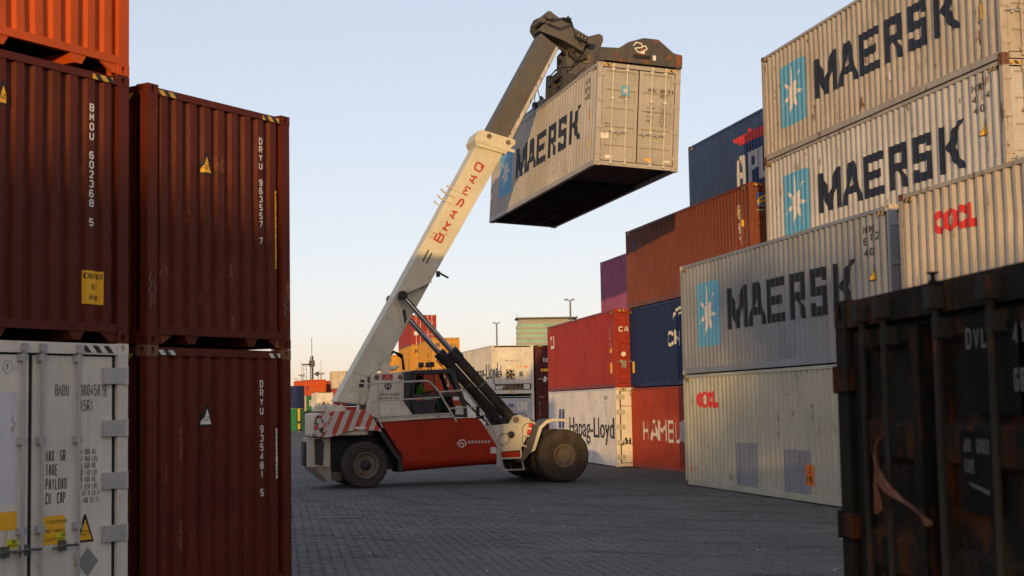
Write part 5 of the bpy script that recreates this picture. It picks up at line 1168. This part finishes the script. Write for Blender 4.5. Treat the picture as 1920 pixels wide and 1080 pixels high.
obj('lamp_box', pr([(6.98, 13.72), (7.36, 13.56), (7.42, 13.70), (7.06, 13.86)], .42, .50), BLM, hd)
for k in range(3): obj('lamp_led', MB().lathe([(.02, 0), (.02, .01)], P(7.10 + k * .11, .50, 13.77 - k * .045), (0, -1, 0), 8), plain('led_lens', (.3, .5, .25) if k == 2 else (.6, .4, .25), .3), hd)
# lift cylinders
for s in (1, -1):
    T = .75 * s
    a_, b_ = Vector(P(1.30, T, 5.56)), Vector(P(4.66, T, 1.83)); g_ = a_.lerp(b_, .46)
    cy = obj('lift_cylinder', MB().tube([g_, b_], .152, 20), paint('paint_cylinder', (.045, .038, .032), .55, .5), rs, True)
    obj('piston_rod', MB().tube([a_, g_], .085, 16), CHR, cy, True)
    d_ = (b_ - a_).normalized()
    obj('gland', MB().tube([g_ - d_ * .12, g_ + d_ * .24], .185, 20), BLM, cy, True); obj('band', MB().tube([g_.lerp(b_, .45), g_.lerp(b_, .45) + d_ * .06], .165, 20), RIM, cy, True)
    obj('eye', MB().tube([a_ + Vector((0, -.11, 0)), a_ + Vector((0, .11, 0))], .14, 14), BLM, cy); obj('eye', MB().tube([b_ + Vector((0, -.14, 0)), b_ + Vector((0, .14, 0))], .2, 16), BLM, cy)
    obj('feed_pipe', MB().tube([g_ + Vector((-.16, 0, -.15)), b_ + Vector((-.2, 0, -.02)), b_ + Vector((-.1, 0, -.2))], .018, 6), BLACK, cy, True)
obj('rod_pin', MB().tube([P(1.30, -.95, 5.56), P(1.30, .95, 5.56)], .08, 12), BLM, rs)
for k in range(4):
    r_ = random.Random(k)
    obj('hose', MB().tube([P(3.5 + .1 * k, .75, 1.9 + .05 * k), P(3.75 + r_.random() * .2, .95, 1.75 + r_.random() * .3), P(4.1 + .1 * k, 1.0, 1.62 + r_.random() * .2), P(4.4, .9, 1.62 + .06 * k)], .028, 6), BLACK, rs, True)
obj('valve_block', MB().box(3.9, 4.4, -.9, -.4, 1.62, 1.92).tube([P(4.0, .9, 1.8), P(4.4, .95, 1.45), P(4.55, 1.2, 1.42)], .06, 8).tube([P(4.2, .6, 1.95), P(4.5, .7, 1.6)], .05, 8), BLM, rs)
obj('hose', MB().tube([P(3.2, .6, 2.45), P(3.45, .72, 2.15), P(3.75, .75, 1.85), P(4.1, .8, 1.8)], .03, 6), BLACK, rs, True)
for k in range(3):
    obj('pivot_hose', MB().tube([P(.95 + .02 * k, .12 - .22 * k, 3.42), P(1.0 + .05 * k, .12 - .22 * k, 3.78), P(1.14 + .07 * k, .1 - .22 * k, 3.95), P(1.42 + .06 * k, .1 - .22 * k, 3.84 - .05 * k), P(1.46 + .06 * k, .1 - .22 * k, 3.4)], .034, 7), BLACK, rs, True)
gk = MB().lathe([(.13, 0), (.13, .09), (.05, .10)], P(.80, .56, 3.45), (0, -1, 0), 20)
for k in range(10):
    a = 2 * math.pi * k / 10; gk.lathe([(.035, 0), (.035, .10)], P(.80 + .14 * math.cos(a), .56, 3.45 + .14 * math.sin(a)), (0, -1, 0), 8)
obj('filler_wheel', gk, MW, rs); obj('pipe_elbow', MB().tube([P(.95, .6, 3.42), P(1.08, .6, 3.42), P(1.16, .6, 3.5)], .07, 10).tube([P(.66, .6, 3.62), P(.74, .6, 3.74)], .03, 8), MW, rs, True)
obj('grease_streak', pr([(1.34, 5.1), (1.42, 4.7), (1.52, 4.9), (1.46, 5.2)], .4215, .423), plain('grease', (.06, .05, .04), .4), boom)
for a_, b_ in (((-.1, 3.30), (2.1, 7.16)), ((1.42, 4.70), (4.3, 9.72))): obj('weld_seam', MB().tube([P(a_[0], .421, a_[1]), P(b_[0], .421, b_[1])], .008, 5), MWB, boom)
# front end
fb = [(3.58, 1.66), (4.34, 1.74), (4.72, 1.74), (5.05, 1.72), (4.88, 1.3), (4.69, .95), (4.09, .92), (3.96, 1.07)]
obj('front_body', pr(fb, -1.30, 1.30), MWB, rs, bevel=.012)
anc = [(4.45, 1.74), (4.60, 1.96), (4.78, 2.00), (4.90, 1.92), (5.07, 1.89), (5.12, 1.82), (5.12, 1.72)]
for t_ in (.92, .52, -.58, -.98): obj('cylinder_anchor', pr(anc, t_, t_ + .06), MWB, rs)
obj('anchor_pin', MB().tube([P(4.66, .38, 1.85), P(4.66, 1.03, 1.85)], .09, 14), RIM, rs); obj('anchor_pin', MB().tube([P(4.66, -1.03, 1.85), P(4.66, -.38, 1.85)], .09, 14), RIM, rs)
obj('sill', MB().box(4.04, 4.86, -1.45, 1.45, .70, .915), MR, rs, bevel=.02)
lip = [(4.76, .90), (4.89, .96), (5.12, 1.60), (5.29, 1.74), (5.50, 1.80), (5.98, 1.77), (5.83, 1.86), (5.47, 1.875), (5.26, 1.835), (5.03, 1.64), (4.81, .98)]
arch = [(4.52, .66), (4.79, .97), (5.02, 1.64), (5.25, 1.83), (5.47, 1.87), (5.9, 1.85)]
for s in (1, -1):
    am = MB()
    for (a_, b_) in zip(arch, arch[1:]):
        d_ = Vector((b_[0] - a_[0], b_[1] - a_[1])).normalized(); n_ = (-d_.y * -.02, d_.x * -.02)
        am.prism([a_, b_, (b_[0] + n_[0], b_[1] + n_[1]), (a_[0] + n_[0], a_[1] + n_[1])], *sorted((-s * 1.28, -s * 2.06)), 'y')
    ff = obj('front_fender', am, SPG, rs); obj('fender_lip', MB().prism(lip, *sorted((-s * 2.06, -s * 2.085)), 'y'), MWB, ff)
    obj('marker_pole', MB().tube([P(5.12, s * 1.9, 1.8), P(5.12, s * 1.9, 2.3)], .012, 6).box(5.09, 5.15, -s * 1.93, -s * 1.87, 2.3, 2.38), BLM, ff)
lad = MB().tube([P(3.93, 1.60, 1.05), P(3.93, 1.60, .50), P(4.05, 1.60, .40)], .028, 8).tube([P(4.60, 1.60, 1.06), P(4.62, 1.60, .74), P(4.70, 1.60, .39)], .028, 8).tube([P(4.0, 1.62, .73), P(4.61, 1.62, .74)], .024, 8)
lad.box(4.04, 4.70, -1.66, -1.5, .385, .415).box(4.0, 4.6, -1.64, -1.46, .725, .75).box(3.9, 4.0, -1.6, -1.45, .5, 1.0).tube([P(3.98, 1.6, .92), P(4.07, 1.6, .42)], .02, 8)
obj('ladder', lad, RAIL, rs)
obj('grab_handle', MB().tube([P(5.12, 1.45, 1.68), P(5.08, 1.47, 1.75), P(4.97, 1.5, 1.78), P(4.80, 1.5, 1.765), P(4.71, 1.5, 1.70), P(4.67, 1.5, 1.6), P(4.66, 1.5, 1.2), P(4.72, 1.5, 1.1), P(4.89, 1.46, 1.02)], .026, 8).tube([P(4.67, 1.5, 1.37), P(5.0, 1.45, 1.37)], .022, 8), MWB, rs, True)
obj('side_light_cable', MB().tube([P(4.4, 1.31, 1.45), P(4.1, 1.32, 1.45), P(3.98, 1.32, 1.25), P(4.1, 1.32, 1.12), P(4.3, 1.32, 1.18), P(4.38, 1.32, 1.38)], .008, 5), BLACK, rs, True)
obj('knuckle', MB().lathe([(.1, 0), (.1, .06), (.04, .08)], P(4.40, 1.30, 1.42), (0, -1, 0), 14), BLM, rs)
# rails
rl = MB().tube([P(.04, 1.46, 2.95), P(.43, 1.5, 2.98), P(1.77, 1.5, 3.03), P(1.88, 1.5, 3.02), P(1.97, 1.5, 2.95), P(2.18, 1.5, 2.71), P(2.70, 1.5, 1.84)], .026, 8).tube([P(.18, 1.5, 2.46), P(2.22, 1.5, 2.55)], .02, 8).tube([P(.41, 1.5, 2.02), P(2.54, 1.5, 2.08)], .018, 8).tube([P(.39, 1.5, 2.97), P(.40, 1.5, 1.94), P(.51, 1.5, 1.70)], .024, 8).tube([P(.06, 1.46, 2.94), P(.14, 1.48, 2.5), P(.2, 1.5, 2.44)], .018, 8)
obj('handrail', rl, RAIL, rs, True)
obj('handrail', MB().tube([P(2.20, 1.5, 2.70), P(2.88, 1.5, 2.74), P(3.0, 1.5, 2.69), P(3.10, 1.5, 2.56), P(3.48, 1.55, 2.06), P(3.82, 1.6, 1.51), P(3.93, 1.6, 1.05)], .024, 8).tube([P(2.48, 1.5, 2.22), P(3.36, 1.52, 2.26)], .02, 8), RAIL, rs, True)
obj('mirror', MB().box(3.31, 3.39, -1.56, -1.40, 1.97, 2.28), BLACK, rs, bevel=.02)
fe = thing('fire_extinguisher', (MO[0] + 4.93 * math.cos(MA) + 1.38 * math.sin(MA), MO[1] + 4.93 * math.sin(MA) - 1.38 * math.cos(MA), MO[2] + 1.42), MA, 'red fire extinguisher strapped by the front fender of the machine', 'extinguisher')
fe.rotation_euler = (0, R(16), MA)
obj('bottle', MB().lathe([(.05, 0), (.062, .02), (.062, .30), (.045, .35), (.02, .37)], (0, 0, 0), (0, 0, 1), 16), REDP, fe, True); obj('valve', MB().lathe([(.022, .37), (.022, .42)], (0, 0, 0), (0, 0, 1), 10).box(-.02, .08, -.012, .012, .41, .435), BLM, fe); obj('strap', MB().lathe([(.0635, .14), (.0635, .19)], (0, 0, 0), (0, 0, 1), 16), STK, fe)
# rotator head on the spreader (in machine axes, hung from the boom head)
hh = [(7.05, 13.62), (7.30, 13.84), (7.68, 13.91), (7.99, 14.00), (8.10, 13.94), (8.12, 13.84), (8.10, 13.74), (8.04, 13.60), (8.07, 13.2), (8.0, 12.55), (7.7, 12.15), (6.92, 12.15), (6.95, 12.55), (6.86, 13.02), (6.87, 13.42)]
rot = MB()
for t0, t1 in ((-.08, -.02), (-.98, -.92)): rot.prism(hh, -t1, -t0, 'y')
rot.box(6.98, 7.24, .05, .95, 12.1, 13.0).box(7.7, 7.98, .05, .95, 12.1, 12.9).box(6.98, 7.98, .06, .94, 12.9, 13.35).lathe([(.52, 11.95), (.52, 12.16)], (7.45, .5, 0), (0, 0, 1), 24)
q = obj('rotator', rot, SPG, None, bevel=.012); q.matrix_world = Matrix.Translation(MO) @ Matrix.Rotation(MA, 4, 'Z'); bpy.context.view_layer.update(); mw = q.matrix_world.copy(); q.parent = sp; q.matrix_parent_inverse = LM.inverted()
for nm, mb_, m_ in (('tilt_damper', MB().tube([P(6.95, .02, 13.3), P(7.2, .06, 13.1), P(7.5, .06, 13.2)], .09, 10).tube([P(6.9, .0, 13.36), P(7.1, .02, 13.4)], .12, 12), SPD), ('rotator_pin', MB().tube([P(7.45, -1.02, 13.62), P(7.45, .04, 13.62)], .12, 14).tube([P(8.0, -.98, 13.05), P(8.0, .02, 13.05)], .07, 12).box(7.40, 7.66, -.02, .0, 13.02, 13.26), RIM), ('slew_motor', MB().lathe([(.14, 12.2), (.14, 12.75), (.09, 12.8)], (6.85, .2, 0), (0, 0, 1), 14).lathe([(.12, 12.2), (.12, 12.6)], (6.8, .55, 0), (0, 0, 1), 14), SPD)):
    q = obj(nm, mb_, m_, None); q.matrix_world = mw; q.parent = sp; q.matrix_parent_inverse = LM.inverted()

# ------------------------------------------------------------------ beyond the yard
CONC = paint('concrete_pale', (.30, .30, .28), .05, .35); GLG = plain('green_glass', (.08, .27, .20), .35, 0, .2, .2, .4); SLAB = paint('roof_slab', (.10, .08, .07), .0, .2)
bd = thing('office_building', (2.7, 905, -.76), R(2.0), 'distant office block with green glass bands and overhanging flat roof', 'building')
BW, BD, FH, NF = 32.4, 15.0, 3.15, 17
obj('wall', MB().box(.3, BW - .3, .3, BD - .3, 0, NF * FH), CONC, bd)
bm_ = MB().box(-.0, BW, -.0, BD, 0, 1.05).mesh('floor_band', CONC); wm_ = MB().box(.12, BW - .12, .12, BD - .12, 0, FH - 1.35)
glass = wm_.mesh('window_band', GLG)
mull = MB()
for k in range(13): mull.box(.5 + k * 2.6, .60 + k * 2.6, .06, .2, 0, FH - 1.0)
mullm = mull.mesh('mullion', CONC)
pier = MB().box(-.7, .0, .2, 3.2, 0, 1.5).mesh('balcony', CONC)
for k in range(NF):
    link('floor_band', bm_, bd, (0, 0, k * FH)); g_ = link('window', glass, bd, (0, 0, k * FH + 1.0)); link('mullion', mullm, g_); link('balcony', pier, bd, (0, 0, k * FH))
obj('penthouse', MB().box(1.0, BW - .5, 1.0, BD - 1, NF * FH, NF * FH + 2.9), CONC, bd)
obj('roof', MB().box(-.8, BW + 5.2, -2.2, BD + 3, NF * FH + 2.9, NF * FH + 3.7), SLAB, bd)
obj('side_wall', MB().box(BW, BW + 3.0, 2, BD, 0, NF * FH + 1.6), CONC, bd)
obj('antenna', MB().tube([(.2, 2, NF * FH), (.2, 2, NF * FH + 6.5)], .12, 5).tube([(BW + 5, 3, NF * FH + 3), (BW + 5, 3, NF * FH + 5.5)], .1, 5), SLAB, bd)
POLE = plain('pole_grey', (.13, .13, .13), .6)
def street_lamp(x, y, top, label, arms=((-1, 1.0), (1, .7)), r=.11):
    t = thing('street_lamp', (x, y, gz(y)), 0, label, 'lamp post', 'tall yard lamps'); z = top - gz(y)
    obj('pole', MB().tube([(0, 0, 0), (0, 0, z)], [r * 1.2, r * .7], 8), POLE, t)
    for s, l in arms:
        obj('arm', MB().tube([(0, 0, z), (s * l * .8, 0, z + .12)], .05, 6), POLE, t); obj('lamp_head', MB().box(s * l * .45, s * l * 1.25, -.14, .14, z + .04, z + .18) if s > 0 else MB().box(s * l * 1.25, s * l * .45, -.14, .14, z + .04, z + .18), POLE, t)
street_lamp(-1.86, 170, 11.7, 'double armed lamp post above the sunlit white refrigerated container', ((-1, .35), (1, .28)))
street_lamp(5.54, 140, 12.1, 'double armed lamp post in front of the green glass office block', ((-1, .45), (1, .32)))
street_lamp(-44.1, 300, 8.4, 'far lamp post at the left edge of the yard', ((-1, .6),), .09)
street_lamp(-39.85, 300, 9.2, 'far lamp post just right of the lattice mast', ((-1, .7),), .09)
t = thing('radio_mast', (-44.2, 320, -.76), 0, 'dark lattice radio mast with ladder and side dishes', 'mast')
MAST = plain('mast_steel', (.07, .06, .055), .7)
lt = MB(); Hm = 14.6
for dx, dy in ((0, 0), (.55, 0), (.27, .5)): lt.tube([(dx, dy, 0), (dx, dy, Hm)], .11, 5)
for k in range(24):
    z = k * .6; lt.tube([(0, 0, z), (.55, 0, z + .6)], .05, 4).tube([(.55, 0, z), (.27, .5, z + .6)], .05, 4)
obj('lattice', lt, MAST, t); obj('spike', MB().tube([(.27, .2, Hm), (.27, .2, 18.6)], .07, 5), MAST, t)
ld = MB().tube([(-1.6, 0, 0), (-1.6, 0, 12.9)], .05, 4).tube([(-.9, 0, 0), (-.9, 0, 12.9)], .05, 4)
for k in range(17): ld.tube([(-1.6, 0, .4 + k * .75), (-.9, 0, .4 + k * .75)], .05, 4)
obj('ladder', ld, MAST, t); obj('platform', MB().box(-1.8, 0, -.3, .3, 12.6, 12.9).box(-.3, .9, -.3, .3, 12.3, 13.6), MAST, t)
obj('dish', MB().tube([(.55, 0, 10.6), (1.9, 0, 11.2)], .07, 5).lathe([(.1, 0), (.5, .25)], (1.4, 0, 10.7), (.3, -1, -.2), 12), MAST, t)
PALE = plain('mast_pale', (.42, .40, .38), .7)
for x, y, z, lb in ((-60.6, 420, 12.6, 'pale floodlight mast left of the lattice mast'), (-55.0, 420, 13.0, 'thin pale mast right of the lattice mast')):
    t = thing('floodlight_mast', (x, y, -.76), 0, lb, 'mast', 'far pale masts')
    obj('pole', MB().tube([(0, 0, 0), (0, 0, z)], [.4, .22], 8), PALE, t); obj('lamp_ring', MB().lathe([(.3, z - .1), (.95, z + .15), (.95, z + .45), (.2, z + .35)], (0, 0, 0), (0, 0, 1), 10).tube([(0, 0, z), (0, 0, z + 4)], .1, 5), PALE, t)

# ------------------------------------------------------------------ the yard behind us, low sun comes over it
YB = -100.0
GB = 'containers of the row behind the viewer'
def back(x, k, L, m_, lb, rot=math.pi / 2, y=YB, H=HS):
    # long side across the view: local y axis points to -x
    return container((x, y, k * (H + .004)), rot, m_, lb, GB, H=H, L=L, near='plain', detail=0, tape=False)
mats = (BRN, RED, NVY, MG, YLW, HAM, GRN); mname = ('brown', 'red', 'navy', 'grey', 'ochre', 'rust red', 'green')
TIER = ('lowest', 'second', 'third', 'fourth', 'topmost'); POS = ('first', 'second', 'third')
for k in range(5):
    for j in range(3):
        q = (k * 2 + j) % 7; back(-14.1 - j * (CL + .1), k, CL, mats[q], '%s container, %s tier, %s from the gap in the long back row' % (mname[q], TIER[k], POS[j]))
for k in range(4):
    for j in range(2):
        q = (k + 3 * j) % 7; container((-14.0 + j * 2.47, YB - 1, k * (HS + .004)), 0, mats[q], '%s container, %s tier, %s of the low pair behind the viewer' % (mname[q], TIER[k], ('outer', 'inner')[j]), 'containers of the low pair behind the viewer', H=HS, near='plain', detail=0, tape=False)
for k in range(5):
    for j in range(3):
        q = (k + 2 * j + 1) % 7; container((-5.4 + CL + j * (CL + .1), YB, k * (HS + .004)), math.pi / 2, mats[q], '%s container, %s tier, %s from the tree in the other back row' % (mname[q], TIER[k], POS[j]), 'containers of the other row behind the viewer', H=HS, near='plain', detail=0, tape=False)
BARK = plain('bark', (.10, .075, .05), .9); LEAF = plain('leaf_green', (.05, .08, .025), .7, 0, .4, 3)
def tree(x, y, h, rad, seed, label):
    r_ = random.Random(seed); t = thing('broadleaf_tree', (x, y, 0), 0, label, 'tree', 'trees behind the viewer')
    tr = MB().tube([(0, 0, 0), (.1, 0, h * .3), (.0, .1, h * .6), (.1, 0, h * .9)], [.3, .24, .17, .05], 8)
    for k in range(9):
        a = r_.random() * 6.28; z0 = h * (.35 + .05 * k); tr.tube([(.05, .05, z0), (math.cos(a) * rad * .5, math.sin(a) * rad * .5, z0 + h * .1), (math.cos(a) * rad * .9, math.sin(a) * rad * .9, z0 + h * .16)], [.12, .07, .03], 6)
    obj('trunk', tr, BARK, t); lf = MB()
    for c_ in range(60):
        a = r_.random() * 6.28; u = r_.random(); zc = h * (.38 + .58 * u); rr = rad * math.sqrt(r_.random()) * math.sin(math.pi * min(.95, max(.12, u * .85 + .12)))
        cx, cy = rr * math.cos(a), rr * math.sin(a); cr = .45 + r_.random() * .5
        for q in range(46):
            d = Vector((r_.gauss(0, 1), r_.gauss(0, 1), r_.gauss(0, 1))).normalized() * cr * r_.random() ** .4
            p = Vector((cx, cy, zc)) + d; e1 = Vector((r_.gauss(0, 1), r_.gauss(0, 1), r_.gauss(0, 1))).normalized() * .13; e2 = e1.orthogonal().normalized() * .08
            lf.add([p - e1, p + e2, p + e1, p - e2], [(0, 1, 2, 3)])
    o = obj('crown', lf, LEAF, t); o['kind'] = 'stuff'
tree(-7.6, YB + 2, 15.2, 2.3, 1, 'leafy tree between the two rows behind the viewer'); tree(-5.9, YB + 5, 14.2, 1.7, 2, 'smaller leafy tree by the right row behind the viewer')

# grit and scraps lying on the paving
gm = MB(); r_ = random.Random(11)
for k in range(150):
    y = 18.5 + 24 * r_.random() ** 1.3; x = -.14 * y + r_.random() * .36 * y
    if x > 4.2 + .218 * (39.2 - y) or (GRATE[0] - .2 < x < -2.9 and 29 < y < 30.4): continue
    q = .006 + .016 * r_.random() ** 3; z = .003 + (gz(y) if y > 38 else 0)
    gm.lathe([(q, 0), (q * .8, q * .5), (q * .2, q * .7)], (x, y, z), (r_.gauss(0, .2), r_.gauss(0, .2), 1), 6)
tag(obj('gravel', gm, plain('pale_grit', (.42, .41, .39), .9, 0, .4, 30)), 'scattered pale grit and scraps lying on the block paving', None, None, 'stuff')
